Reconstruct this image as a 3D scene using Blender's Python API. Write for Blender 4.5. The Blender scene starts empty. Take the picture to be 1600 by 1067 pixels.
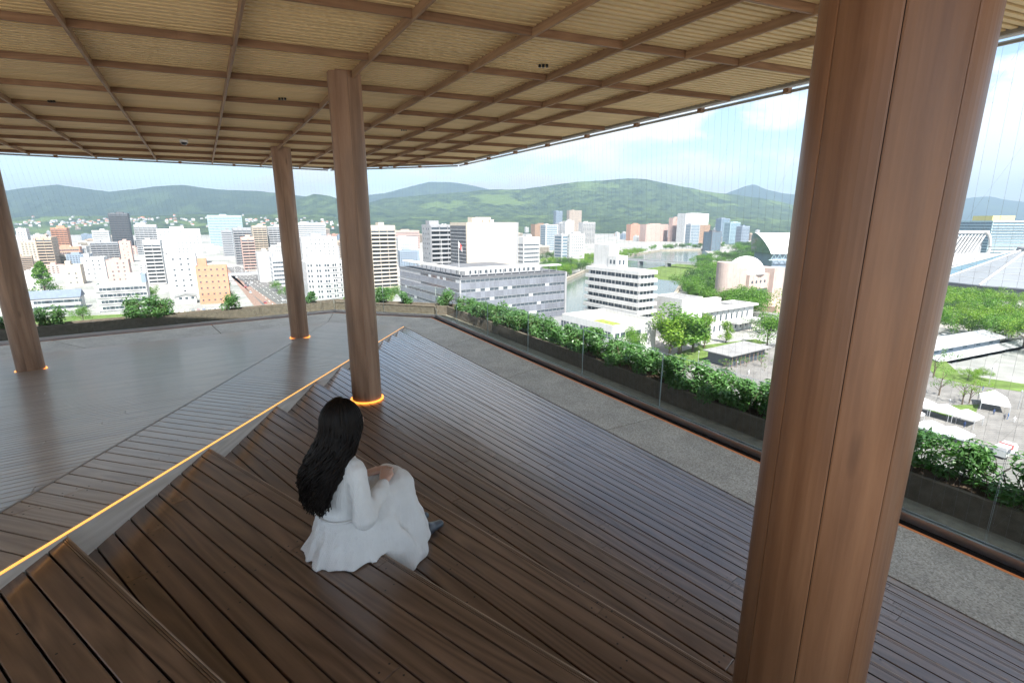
import bpy, bmesh, math, random
import numpy as np
from mathutils import Matrix, Vector, noise as mnoise

# ------------------------------------------------------------------ camera, sky, sun, exposure
scene = bpy.context.scene
COL = scene.collection
R = math.radians
PITCH = 13.4717
cd = bpy.data.cameras.new('camera'); cam = bpy.data.objects.new('camera', cd); COL.objects.link(cam)
cd.sensor_width = 36.0; cd.lens = 36.0 * 766.0 / 1600.0
cd.clip_start = 0.05; cd.clip_end = 40000
cam.location = (0, 0, 0); cam.rotation_euler = (R(90 - PITCH), 0, 0)
scene.camera = cam

SUN_AZ, SUN_EL = 165.0, 55.0          # azimuth clockwise from the view direction, elevation
world = bpy.data.worlds.new('World'); scene.world = world; world.use_nodes = True
SKY_STRENGTH, SUN_STRENGTH, EXPOSURE = 0.050, 3.1, 2.45
sd = bpy.data.lights.new('sun', 'SUN'); sun = bpy.data.objects.new('sun', sd); COL.objects.link(sun)
sd.energy = SUN_STRENGTH; sd.angle = R(0.53); sd.color = (1.0, 0.955, 0.89)
sdir = Vector((math.sin(R(SUN_AZ)) * math.cos(R(SUN_EL)), math.cos(R(SUN_AZ)) * math.cos(R(SUN_EL)), math.sin(R(SUN_EL))))
sun.rotation_euler = sdir.to_track_quat('Z', 'Y').to_euler(); sun.location = (0, 0, 300)

def build_world():
    nt = world.node_tree; nt.nodes.clear(); N = nt.nodes.new; L = nt.links.new
    out = N('ShaderNodeOutputWorld'); bg = N('ShaderNodeBackground'); bg.inputs['Strength'].default_value = SKY_STRENGTH
    sky = N('ShaderNodeTexSky'); sky.sky_type = 'NISHITA'; sky.sun_disc = False
    sky.sun_elevation = R(SUN_EL); sky.sun_rotation = R(SUN_AZ); sky.altitude = 50; sky.air_density = 1.0; sky.dust_density = 0.6; sky.ozone_density = 1.0
    tc = N('ShaderNodeTexCoord'); sep = N('ShaderNodeSeparateXYZ'); L(tc.outputs['Generated'], sep.inputs[0])
    def M(op, a, b=None, c=None):
        m = N('ShaderNodeMath'); m.operation = op
        for i, v in enumerate((a, b, c)):
            if v is None: continue
            if isinstance(v, (int, float)): m.inputs[i].default_value = v
            else: L(v, m.inputs[i])
        return m.outputs[0]
    z = M('MAXIMUM', sep.outputs[2], 0.0)
    cmb = N('ShaderNodeCombineXYZ'); L(sep.outputs[0], cmb.inputs[0]); L(sep.outputs[1], cmb.inputs[1]); L(M('MULTIPLY', z, 2.6), cmb.inputs[2])
    n1 = N('ShaderNodeTexNoise'); n1.inputs['Scale'].default_value = 4.6; n1.inputs['Detail'].default_value = 9; n1.inputs['Roughness'].default_value = 0.56; n1.inputs['Distortion'].default_value = 0.25
    L(cmb.outputs[0], n1.inputs['Vector'])
    r = N('ShaderNodeValToRGB'); r.color_ramp.elements[0].position = 0.47; r.color_ramp.elements[1].position = 0.56
    L(n1.outputs['Fac'], r.inputs[0])
    fac = M('MULTIPLY', r.outputs[0], 0.9)
    mx = N('ShaderNodeMix'); mx.data_type = 'RGBA'; L(fac, mx.inputs[0]); L(sky.outputs[0], mx.inputs[6]); mx.inputs[7].default_value = (5.6, 5.5, 5.4, 1)
    L(mx.outputs[2], bg.inputs[0]); L(bg.outputs[0], out.inputs[0])
build_world()
scene.view_settings.view_transform = 'Standard'; scene.view_settings.look = 'None'
scene.view_settings.gamma = 1.0; scene.view_settings.use_curve_mapping = False; scene.view_settings.exposure = EXPOSURE
scene.cycles.use_denoising = True
scene.cycles.max_bounces = 8; scene.cycles.diffuse_bounces = 5; scene.cycles.use_adaptive_sampling = True; scene.cycles.adaptive_threshold = 0.012; scene.cycles.glossy_bounces = 3
scene.cycles.transparent_max_bounces = 24; scene.cycles.volume_bounces = 0; scene.cycles.transmission_bounces = 3
scene.cycles.sample_clamp_indirect = 6.0

# ------------------------------------------------------------------ helpers
def azv(a): return np.array([math.sin(R(a)), math.cos(R(a))])
_S, _C = math.sin(R(PITCH)), math.cos(R(PITCH))
def view_dir(x, y):                     # direction of a point of the photograph seen from the place the photographer stood
    u = 533.5 - y
    return np.array([x - 800.0, 766 * _C + u * _S, u * _C - 766 * _S])
def on_level(x, y, z):
    r = view_dir(x, y); return r * (z / r[2])
def at_range(x, y, Y):
    r = view_dir(x, y); return r * (Y / r[1])
def project_x(P):
    return 800 + 766 * P[0] / (P[1] * _C - P[2] * _S)

class MB:
    """collects faces of one mesh"""
    def __init__(s): s.v = []; s.f = []; s.m = []
    def add(s, vs, fs, mi=0):
        o = len(s.v); s.v.extend([tuple(map(float, p)) for p in vs]); s.f.extend([tuple(i + o for i in f) for f in fs]); s.m.extend([mi] * len(fs))
    def box(s, x0, x1, y0, y1, z0, z1, mi=0):
        v = [(x0, y0, z0), (x1, y0, z0), (x1, y1, z0), (x0, y1, z0), (x0, y0, z1), (x1, y0, z1), (x1, y1, z1), (x0, y1, z1)]
        s.add(v, [(0, 3, 2, 1), (4, 5, 6, 7), (0, 1, 5, 4), (1, 2, 6, 5), (2, 3, 7, 6), (3, 0, 4, 7)], mi)
    def prism(s, poly, z0, z1, mi=0):
        n = len(poly)
        v = [(p[0], p[1], z0) for p in poly] + [(p[0], p[1], z1) for p in poly]
        s.add(v, [tuple(range(n - 1, -1, -1)), tuple(range(n, 2 * n))] + [(i, (i + 1) % n, n + (i + 1) % n, n + i) for i in range(n)], mi)
    def bevel_prism(s, poly, z0, z1, b, mi=0):
        ins = inset(poly, b)
        if ins is None: return s.prism(poly, z0, z1, mi)
        n = len(poly)
        v = [(p[0], p[1], z0) for p in poly] + [(p[0], p[1], z1 - b) for p in poly] + [(p[0], p[1], z1) for p in ins]
        fs = [tuple(range(n - 1, -1, -1)), tuple(range(2 * n, 3 * n))]
        for k in (0, n):
            fs += [(k + i, k + (i + 1) % n, k + n + (i + 1) % n, k + n + i) for i in range(n)]
        s.add(v, fs, mi)
    def tube(s, pts, rad, n=6, mi=0, caps=True):
        pts = [Vector(p) for p in pts]; rads = rad if isinstance(rad, (list, tuple)) else [rad] * len(pts)
        vs = []; fs = []
        up = Vector((0, 0, 1))
        for i, p in enumerate(pts):
            d = (pts[min(i + 1, len(pts) - 1)] - pts[max(i - 1, 0)])
            d = d.normalized() if d.length > 1e-9 else Vector((0, 0, 1))
            a = d.cross(up)
            if a.length < 1e-3: a = d.cross(Vector((1, 0, 0)))
            a.normalize(); b = d.cross(a)
            for k in range(n):
                t = 2 * math.pi * k / n
                vs.append(p + (a * math.cos(t) + b * math.sin(t)) * rads[i])
        for i in range(len(pts) - 1):
            for k in range(n):
                fs.append((i * n + k, i * n + (k + 1) % n, (i + 1) * n + (k + 1) % n, (i + 1) * n + k))
        if caps:
            fs.append(tuple(range(n))); fs.append(tuple(range((len(pts) - 1) * n + n - 1, (len(pts) - 1) * n - 1, -1)))
        s.add(vs, fs, mi)
    def mesh(s, name, mats, smooth=False):
        me = bpy.data.meshes.new(name); me.from_pydata(s.v, [], s.f)
        for m in (mats if isinstance(mats, (list, tuple)) else [mats]): me.materials.append(m)
        if any(s.m): me.polygons.foreach_set('material_index', s.m)
        if smooth: me.polygons.foreach_set('use_smooth', [True] * len(me.polygons))
        bm = bmesh.new(); bm.from_mesh(me); bmesh.ops.recalc_face_normals(bm, faces=bm.faces); bm.to_mesh(me); bm.free()
        return me
    def build(s, name, mats, parent=None, mw=None, smooth=False):
        return obj(name, s.mesh(name, mats, smooth), parent, mw)

def obj(name, me, parent=None, mw=None):
    o = bpy.data.objects.new(name, me); COL.objects.link(o)
    if mw is not None:
        if parent is None: o.matrix_world = mw
        else: o.matrix_basis = mw
    if parent is not None: o.parent = parent
    return o
def empty(name, loc=(0, 0, 0), rz=0.0):
    o = bpy.data.objects.new(name, None); COL.objects.link(o); o.location = loc; o.rotation_euler = (0, 0, rz); o.empty_display_size = 0.1
    return o
def tag(o, label, cat, group=None):
    o['label'] = label; o['category'] = cat
    if group: o['group'] = group
    return o
def kind(o, k): o['kind'] = k; return o
def struct(o, label=None):
    o['kind'] = 'structure'
    if label: o['label'] = label; 
    return o
def copy_tree(o, parent=None):
    c = o.copy(); COL.objects.link(c); c.parent = parent
    for ch in list(o.children): copy_tree(ch, c)
    return c
def frame(o, u, v=None):               # matrix with local x along u, local y along v
    u = Vector(u).normalized(); w = u.cross(Vector(v)).normalized() if v is not None else Vector((0, 0, 1))
    v = w.cross(u)
    M = Matrix.Identity(4)
    for i in range(3): M[i][0], M[i][1], M[i][2], M[i][3] = u[i], v[i], w[i], o[i]
    return M

def area2(p): return sum(p[i][0] * p[(i + 1) % len(p)][1] - p[(i + 1) % len(p)][0] * p[i][1] for i in range(len(p)))
def clip(poly, clipper):
    """convex polygon clip, clipper counter clockwise"""
    out = [tuple(p) for p in poly]
    n = len(clipper)
    for i in range(n):
        a, b = clipper[i], clipper[(i + 1) % n]
        f = lambda p: (b[0] - a[0]) * (p[1] - a[1]) - (b[1] - a[1]) * (p[0] - a[0])
        inp, out = out, []
        for j in range(len(inp)):
            p, q = inp[j], inp[(j + 1) % len(inp)]
            fp, fq = f(p), f(q)
            if fp >= 0: out.append(p)
            if (fp >= 0) != (fq >= 0):
                t = fp / (fp - fq); out.append((p[0] + (q[0] - p[0]) * t, p[1] + (q[1] - p[1]) * t))
        if len(out) < 3: return []
    res = []
    for p in out:
        if not res or (abs(p[0] - res[-1][0]) + abs(p[1] - res[-1][1])) > 1e-4: res.append(p)
    if len(res) > 2 and (abs(res[0][0] - res[-1][0]) + abs(res[0][1] - res[-1][1])) < 1e-4: res.pop()
    return res if len(res) >= 3 and abs(area2(res)) > 2e-3 else []
def ccw(p): return list(p) if area2(p) > 0 else list(p)[::-1]
def inset(poly, b):
    n = len(poly); L = []
    for i in range(n):
        a, c = poly[i], poly[(i + 1) % n]
        dx, dy = c[0] - a[0], c[1] - a[1]; l = math.hypot(dx, dy)
        if l < 4 * b: return None
        nx, ny = -dy / l, dx / l
        L.append((a[0] + nx * b, a[1] + ny * b, dx / l, dy / l))
    out = []
    for i in range(n):
        x1, y1, a1, b1 = L[i - 1]; x2, y2, a2, b2 = L[i]
        det = a1 * b2 - a2 * b1
        if abs(det) < 1e-3: return None
        t = ((x2 - x1) * b2 - (y2 - y1) * a2) / det
        out.append((x1 + a1 * t, y1 + b1 * t))
    return out

# ------------------------------------------------------------------ materials
class NT:
    def __init__(s, name):
        s.mat = bpy.data.materials.new(name); s.mat.use_nodes = True; s.t = s.mat.node_tree
        s.b = s.t.nodes['Principled BSDF']; s.out = s.t.nodes['Material Output']
    def n(s, typ, **kw):
        nd = s.t.nodes.new(typ)
        for k, v in kw.items(): setattr(nd, k, v)
        return nd
    def l(s, a, b): s.t.links.new(a, b)
    def math(s, op, a, b=None, clampit=False):
        m = s.n('ShaderNodeMath', operation=op); m.use_clamp = clampit
        for i, v in enumerate((a, b)):
            if v is None: continue
            if isinstance(v, (int, float)): m.inputs[i].default_value = v
            else: s.l(v, m.inputs[i])
        return m.outputs[0]
    def coords(s, scale=(1, 1, 1), rnd=0.0, which='Object'):
        tc = s.n('ShaderNodeTexCoord'); mp = s.n('ShaderNodeMapping'); mp.inputs['Scale'].default_value = scale
        v = tc.outputs[which]
        if rnd:
            oi = s.n('ShaderNodeObjectInfo'); m = s.math('MULTIPLY', oi.outputs['Random'], rnd)
            cb = s.n('ShaderNodeCombineXYZ')
            for i in range(3): s.l(s.math('MULTIPLY', m, (1.0, 1.7, 0.63)[i]), cb.inputs[i])
            va = s.n('ShaderNodeVectorMath', operation='ADD'); s.l(v, va.inputs[0]); s.l(cb.outputs[0], va.inputs[1]); v = va.outputs[0]
        s.l(v, mp.inputs['Vector']); return mp.outputs[0]
    def noise(s, vec, scale, detail=4, rough=0.55, dist=0.0):
        t = s.n('ShaderNodeTexNoise'); t.inputs['Scale'].default_value = scale; t.inputs['Detail'].default_value = detail
        t.inputs['Roughness'].default_value = rough; t.inputs['Distortion'].default_value = dist
        if vec is not None: s.l(vec, t.inputs['Vector'])
        return t.outputs['Fac']
    def ramp(s, fac, stops):
        r = s.n('ShaderNodeValToRGB'); e = r.color_ramp.elements
        while len(e) < len(stops): e.new(0.5)
        for i, (p, c) in enumerate(stops):
            e[i].position = p; e[i].color = (c[0], c[1], c[2], 1) if not isinstance(c, (int, float)) else (c, c, c, 1)
        s.l(fac, r.inputs[0]); return r.outputs[0]
    def mix(s, fac, a, b, mode='MIX'):
        m = s.n('ShaderNodeMix', data_type='RGBA', blend_type=mode)
        for i, v in ((0, fac), (6, a), (7, b)):
            if isinstance(v, (int, float)): m.inputs[i].default_value = v
            elif isinstance(v, tuple): m.inputs[i].default_value = (v[0], v[1], v[2], 1)
            else: s.l(v, m.inputs[i])
        return m.outputs[2]
    def bump(s, h, strength=0.3, dist=0.01):
        b = s.n('ShaderNodeBump'); b.inputs['Strength'].default_value = strength; b.inputs['Distance'].default_value = dist
        s.l(h, b.inputs['Height']); s.l(b.outputs[0], s.b.inputs['Normal'])
    def set(s, col=None, rough=None, metal=None, spec=None):
        for k, v in (('Base Color', col), ('Roughness', rough), ('Metallic', metal), ('Specular IOR Level', spec)):
            if v is None: continue
            if isinstance(v, (int, float)): s.b.inputs[k].default_value = v
            elif isinstance(v, tuple): s.b.inputs[k].default_value = (v[0], v[1], v[2], 1)
            else: s.l(v, s.b.inputs[k])
        return s.mat

def plain(name, col, rough=0.6, spec=0.4, var=0.15, scale=3.0, metal=0.0, rnd=0.0, bump=0.0, stretch=(1, 1, 1), objvar=0.0):
    s = NT(name); c = s.coords(stretch, rnd)
    f = s.noise(c, scale, 5)
    lo = tuple(x * (1 - var) for x in col); hi = tuple(min(1, x * (1 + var)) for x in col)
    o = s.ramp(f, [(0.3, lo), (0.7, hi)])
    if objvar:
        oi = s.n('ShaderNodeObjectInfo')
        o = s.mix(1.0, o, s.ramp(oi.outputs['Random'], [(0, 1 - objvar), (1, 1.0)]), 'MULTIPLY')
    if bump: s.bump(f, bump, 0.02)
    return s.set(o, rough, metal, spec)

def emit(name, col, strength):
    s = NT(name); s.set(col, 0.5); s.b.inputs['Emission Color'].default_value = (*col, 1); s.b.inputs['Emission Strength'].default_value = strength
    return s.mat

def wood(name, dark, light, rough=(0.35, 0.55), grain=1.0, rnd=37.0, along='X', objvar=(0.90, 1.09), spec=0.5, warm=0.0, rings=0.55, weather=None, knots=False, coat=0.0):
    s = NT(name)
    sc = {'X': (1, 1, 1), 'Z': (1, 1, 1)}[along]
    ls = (0.9, 14, 14) if along == 'X' else (14, 14, 0.9)
    c1 = s.coords(tuple(a * grain for a in ls), rnd)
    streak = s.noise(c1, 1.6, 6, 0.62, 0.25)
    rs = (0.42, 5.0, 5.0) if along == 'X' else (5.0, 5.0, 0.42)
    c2 = s.coords(tuple(a * grain for a in rs), rnd)
    field = s.noise(c2, 0.9, 2, 0.4, 0.15)
    ring = s.math('FRACT', s.math('MULTIPLY', field, 13.0))
    tri = s.math('ABSOLUTE', s.math('SUBTRACT', ring, 0.5))
    tri = s.math('MULTIPLY', tri, 2.0)
    fs = (30, 120, 120) if along == 'X' else (120, 120, 6)
    c3 = s.coords(fs if along == 'Z' else (5, 130, 130), rnd); fine = s.noise(c3, 1.0, 3)
    g = s.math('ADD', s.math('MULTIPLY', streak, 1.0 - rings), s.math('MULTIPLY', tri, rings))
    g = s.math('ADD', s.math('MULTIPLY', g, 0.78), s.math('MULTIPLY', fine, 0.22))
    col = s.ramp(g, [(0.24, dark), (0.72, light)])
    oi = s.n('ShaderNodeObjectInfo')
    val = s.ramp(oi.outputs['Random'], [(0.0, (objvar[0],) * 3), (1.0, (objvar[1],) * 3)])
    col = s.mix(1.0, col, val, 'MULTIPLY')
    if weather:
        c4 = s.coords((0.5, 0.5, 0.5), rnd * 0.5); st = s.noise(c4, 1.3, 5, 0.6)
        col = s.mix(s.ramp(st, [(0.42, 0.0), (0.72, 0.55)]), col, weather)
    if knots:
        kv = s.n('ShaderNodeTexVoronoi'); kv.inputs['Scale'].default_value = 1.0; s.l(s.coords((3.2, 3.2, 0.95), rnd), kv.inputs['Vector'])
        kd = s.math('ADD', kv.outputs['Distance'], s.math('MULTIPLY', streak, 0.10))
        col = s.mix(s.ramp(kd, [(0.07, 0.7), (0.15, 0.0)]), col, (dark[0] * .35, dark[1] * .35, dark[2] * .35))
        blot = s.noise(s.coords((2.0, 2.0, 0.5), rnd), 1.1, 3, 0.5)
        col = s.mix(1.0, col, s.ramp(blot, [(0.3, (0.68,) * 3), (0.7, (1.15,) * 3)]), 'MULTIPLY')
    s.bump(g, 0.14, 0.003)
    if coat: s.b.inputs['Coat Weight'].default_value = coat; s.b.inputs['Coat Roughness'].default_value = 0.20
    ro = s.ramp(streak, [(0.25, rough[0]), (0.8, rough[1])])
    return s.set(col, ro, 0.0, spec)

M = {}
M['deck'] = wood('deck_wood', (0.080, 0.046, 0.029), (0.215, 0.130, 0.083), (0.30, 0.42), rings=0.36, coat=0.9)
M['ramp'] = wood('ramp_wood', (0.225, 0.168, 0.126), (0.46, 0.362, 0.282), (0.30, 0.46), rings=0.3, weather=(0.44, 0.372, 0.312), coat=0.3)
M['fascia'] = wood('fascia_wood', (0.46, 0.40, 0.345), (0.66, 0.60, 0.54), (0.5, 0.7), rings=0.3)
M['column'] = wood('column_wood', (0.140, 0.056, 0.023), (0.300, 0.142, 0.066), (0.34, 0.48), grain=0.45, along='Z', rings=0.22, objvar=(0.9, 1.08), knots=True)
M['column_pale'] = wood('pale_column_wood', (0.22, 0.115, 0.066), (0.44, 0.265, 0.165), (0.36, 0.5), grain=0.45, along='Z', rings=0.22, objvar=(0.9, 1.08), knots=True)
M['slat'] = plain('slat_wood', (0.74, 0.545, 0.285), 0.6, 0.3, 0.10, 1.2, rnd=9.0, stretch=(0.5, 6, 1), objvar=0.10)
M['beam'] = wood('beam_wood', (0.155, 0.080, 0.041), (0.33, 0.190, 0.105), (0.5, 0.7), objvar=(0.85, 1.1), rings=0.25, spec=0.3)
M['longbeam'] = wood('long_beam_wood', (0.185, 0.105, 0.055), (0.38, 0.235, 0.130), (0.5, 0.7), objvar=(0.9, 1.1), rings=0.25, spec=0.3)
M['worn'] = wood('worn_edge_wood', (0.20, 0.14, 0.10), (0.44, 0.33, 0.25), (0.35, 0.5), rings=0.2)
M['dark'] = plain('dark_void', (0.012, 0.010, 0.009), 0.9, 0.1)
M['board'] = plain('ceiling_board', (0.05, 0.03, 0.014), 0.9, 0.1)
M['roof'] = plain('roof_metal', (0.35, 0.36, 0.37), 0.5)
M['metal'] = plain('rail_metal', (0.55, 0.55, 0.55), 0.32, 0.5, 0.08, metal=0.85)
M['gutter'] = plain('gutter_metal', (0.30, 0.28, 0.24), 0.4, 0.5, 0.1, metal=0.5)
M['wire'] = plain('wire_steel', (0.22, 0.23, 0.24), 0.4, 0.5, 0.05, metal=0.6)
M['planter'] = plain('planter_concrete', (0.12, 0.10, 0.078), 0.85, 0.3, 0.25, 9.0, bump=0.3)
M['ledge'] = plain('ledge_concrete', (0.20, 0.19, 0.15), 0.85, 0.3, 0.25, 7.0)
M['soil'] = plain('soil', (0.05, 0.035, 0.025), 0.95, 0.1, 0.4, 20)
M['screw'] = plain('screw_steel', (0.006, 0.005, 0.005), 0.4, 0.5)
M['led_strip'] = emit('led_strip_light', (1.0, 0.46, 0.10), 0.27)
M['led_ring'] = emit('led_ring_light', (1.0, 0.33, 0.05), 0.45)
M['led_floor'] = emit('led_floor_light', (0.45, 0.14, 0.03), 0.06)
M['white_metal'] = plain('white_paint', (0.75, 0.75, 0.74), 0.4, 0.5, 0.05)
def aggregate():
    s = NT('exposed_aggregate'); c = s.coords((1, 1, 1))
    v = s.n('ShaderNodeTexVoronoi'); v.inputs['Scale'].default_value = 62; s.l(c, v.inputs['Vector'])
    a = s.ramp(v.outputs['Color'], [(0.1, (0.25, 0.225, 0.185)), (0.5, (0.40, 0.362, 0.30)), (0.93, (0.52, 0.475, 0.40)), (1.0, (0.78, 0.75, 0.68))])
    n = s.noise(c, 1.4, 6, 0.6); stain = s.ramp(n, [(0.35, 0.82), (0.7, 1.12)])
    col = s.mix(1.0, a, stain, 'MULTIPLY'); s.bump(v.outputs['Distance'], 0.25, 0.004)
    return s.set(col, 0.72, 0.0, 0.4)
M['aggregate'] = aggregate()
def glass():
    s = NT('clear_glass'); s.t.nodes.remove(s.b)
    tr = s.n('ShaderNodeBsdfTransparent'); tr.inputs[0].default_value = (0.955, 0.975, 0.965, 1)
    gl = s.n('ShaderNodeBsdfGlossy'); gl.inputs['Roughness'].default_value = 0.01
    lw = s.n('ShaderNodeLayerWeight'); lw.inputs[0].default_value = 0.5
    fr = s.math('ADD', s.math('MULTIPLY', s.math('POWER', lw.outputs['Facing'], 5.0), 0.45), 0.02)
    mx = s.n('ShaderNodeMixShader'); s.l(fr, mx.inputs[0]); s.l(tr.outputs[0], mx.inputs[1]); s.l(gl.outputs[0], mx.inputs[2])
    s.l(mx.outputs[0], s.out.inputs[0]); return s.mat
M['glass'] = glass()
M['glass_edge'] = plain('glass_edge', (0.34, 0.39, 0.38), 0.2, 0.6, 0.03)
def leafmat(name, lo, hi, rnd=11.0, trans=0.35, rough=0.42):
    s = NT(name); c = s.coords((1, 1, 1), rnd, 'Object'); n = s.noise(c, 2.6, 3, 0.6)
    n2 = s.noise(s.coords((1, 1, 1), rnd), 23.0, 2, 0.5)
    f = s.math('ADD', s.math('MULTIPLY', n, 0.6), s.math('MULTIPLY', n2, 0.4))
    col = s.ramp(f, [(0.32, lo), (0.66, hi)]); s.set(col, rough, 0.0, 0.4)
    t = s.n('ShaderNodeBsdfTranslucent'); s.l(s.mix(1.0, col, (1.0, 1.5, 0.45), 'MULTIPLY'), t.inputs[0])
    mx = s.n('ShaderNodeMixShader'); mx.inputs[0].default_value = trans
    s.l(s.b.outputs[0], mx.inputs[1]); s.l(t.outputs[0], mx.inputs[2]); s.l(mx.outputs[0], s.out.inputs[0]); return s.mat
M['hedge_leaf'] = leafmat('hedge_leaf', (0.032, 0.088, 0.030), (0.11, 0.23, 0.065), trans=0.3, rough=0.35)
M['stem'] = plain('stem_bark', (0.09, 0.065, 0.045), 0.9)
# ------------------------------------------------------------------ terrace: levels and lines (metres, eye at the origin)
ZC = -3.476                                            # perimeter path
def LP(n): return np.array([-2.359 - .1399 * n, 2.29 + 1.4442 * n])      # foot of nosing n on the sloping edge
def ZL(n): return -1.601 - .18753 * n                   # light line
def ZN(n): return ZL(n) - .010                          # step levels, just under it
NAZ = {-2: -61, -1: -59.5, 0: -57.2, 1: -53.2, 2: -46.9, 3: -42.8, 4: -40.2, 5: -38.2, 6: -36.4, 7: -34.9, 8: -33.6, 9: -32.4, 10: -31.45}
YLIM = -0.9
def nose_end(n):
    p = LP(n); d = -azv(NAZ[n]); return p + d * ((YLIM - p[1]) / d[1])
RAZ = -30.2
RP = np.array([3.84, 6.97]); RD = azv(RAZ)
def isect(p, d, q, e):
    det = d[0] * -e[1] + e[0] * d[1]; r = np.array(q) - np.array(p)
    t = (r[0] * -e[1] + e[0] * r[1]) / det; return np.array(p) + np.array(d) * t
V_B = np.array([-7.23, 19.72]); V_C = isect(V_B, azv(105), RP, RD)
V_A = V_B - azv(55.2) * 17.0; V_D = RP - RD * 9.5
RAIL = [V_A, V_B, V_C, V_D]
def rail_off(o):                                        # rail polyline moved outwards by o, mitred
    L = []
    for i in range(3):
        d = RAIL[i + 1] - RAIL[i]; d = d / np.linalg.norm(d); n = np.array([-d[1], d[0]])
        L.append((RAIL[i] + n * o, d))
    return [L[0][0], isect(*L[0], *L[1]), isect(*L[1], *L[2]), L[2][0] + L[2][1] * np.linalg.norm(RAIL[3] - RAIL[2])]
def rail_seg_poly(i, o0, o1):
    a, b = rail_off(o0), rail_off(o1); return ccw([tuple(a[i]), tuple(a[i + 1]), tuple(b[i + 1]), tuple(b[i])])
# sloping deck facets
P0 = np.array([-2.359, 2.29, -1.601]); LEDV = np.array([-.1399, 1.4442, -.18753])
def plane_of(p, u, v):
    n = np.cross(u, v); n = n / np.linalg.norm(n); n = n * np.sign(n[2]); return n, float(n @ p)
PL2 = plane_of(P0, LEDV, np.append(azv(105), 0))
def plane_z(pl, x, y): return (pl[1] - pl[0][0] * x - pl[0][1] * y) / pl[0][2]
def hit(px, py, pl):
    r = view_dir(px, py); return r * (pl[1] / float(pl[0] @ r))
K1, K2 = hit(0, 800, PL2), hit(480, 522, PL2); KD = (K2 - K1) / np.linalg.norm(K2 - K1)
PL1 = plane_of(K1, KD, np.append(azv(55.2), 0))
kap = K1 + KD * ((ZC - K1[2]) / KD[2]); KAP = kap[:2]                 # crease reaches the path here
KN = (K1 - KD * 3.2)[:2]
LE = LP(10)
rnd = random.Random(7)

def plank_field(parent, poly, o, u, v, pitch, gap, thick, seglen, mat, name='plank', start=0.0, dv=0.0, bev=0.003, grooved=False, screws=None, flip=False):
    """boards of one tread or slope. poly is in the (u, v) coordinates of the frame at o"""
    if Vector(u).cross(Vector(v)).z < 0:                # keep the board tops facing up
        u = (-u[0], -u[1], -u[2]); poly = [(-a, b) for a, b in poly]
    poly = ccw(poly); us = [p[0] for p in poly]; vs = [p[1] for p in poly]
    Mx = frame(o, u, v); r = rnd
    k = 0; y = min(vs)
    while y < max(vs):
        y1 = y + pitch - gap
        x = min(us) - r.uniform(0, seglen[0])
        while x < max(us):
            L = r.uniform(*seglen)
            p = clip([(x + .0012, y), (x + L - .0012, y), (x + L - .0012, y1), (x + .0012, y1)], poly)
            if p:
                cx = p[0][0]; cy = y
                q = [(a - cx, b - cy) for a, b in p]
                mb = MB()
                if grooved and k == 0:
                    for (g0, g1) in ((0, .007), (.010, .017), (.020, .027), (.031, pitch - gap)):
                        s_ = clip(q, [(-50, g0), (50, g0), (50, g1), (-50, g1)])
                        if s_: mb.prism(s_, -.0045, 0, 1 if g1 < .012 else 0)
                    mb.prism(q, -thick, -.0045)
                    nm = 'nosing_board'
                else:
                    mb.bevel_prism(q, -thick, 0, bev); nm = name
                if mb.v:
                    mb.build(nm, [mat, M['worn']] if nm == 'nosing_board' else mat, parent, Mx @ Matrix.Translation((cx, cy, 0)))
                if screws is not None:
                    for xe in (x + .045, x + L - .045, x + L * .5):
                        for ye in (y + .022, y1 - .022):
                            if in_poly((xe, ye), poly, .01): screws.append(Mx @ Vector((xe, ye, 0.0006)))
            x += L
        y += pitch; k += 1
def in_poly(p, poly, m=0.0):
    n = len(poly)
    for i in range(n):
        a, b = poly[i], poly[(i + 1) % n]; l = math.hypot(b[0] - a[0], b[1] - a[1])
        if ((b[0] - a[0]) * (p[1] - a[1]) - (b[1] - a[1]) * (p[0] - a[0])) / max(l, 1e-6) < m: return False
    return True
def screw_heads(pts, parent, rad=.0055):
    mb = MB()
    for p in pts:
        mb.add([(p.x + rad * math.cos(a), p.y + rad * math.sin(a), p.z) for a in [i * math.pi / 3 for i in range(6)]], [(0, 1, 2, 3, 4, 5)])
    if mb.v: kind(mb.build('screw_heads', M['screw'], parent), 'stuff')

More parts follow.
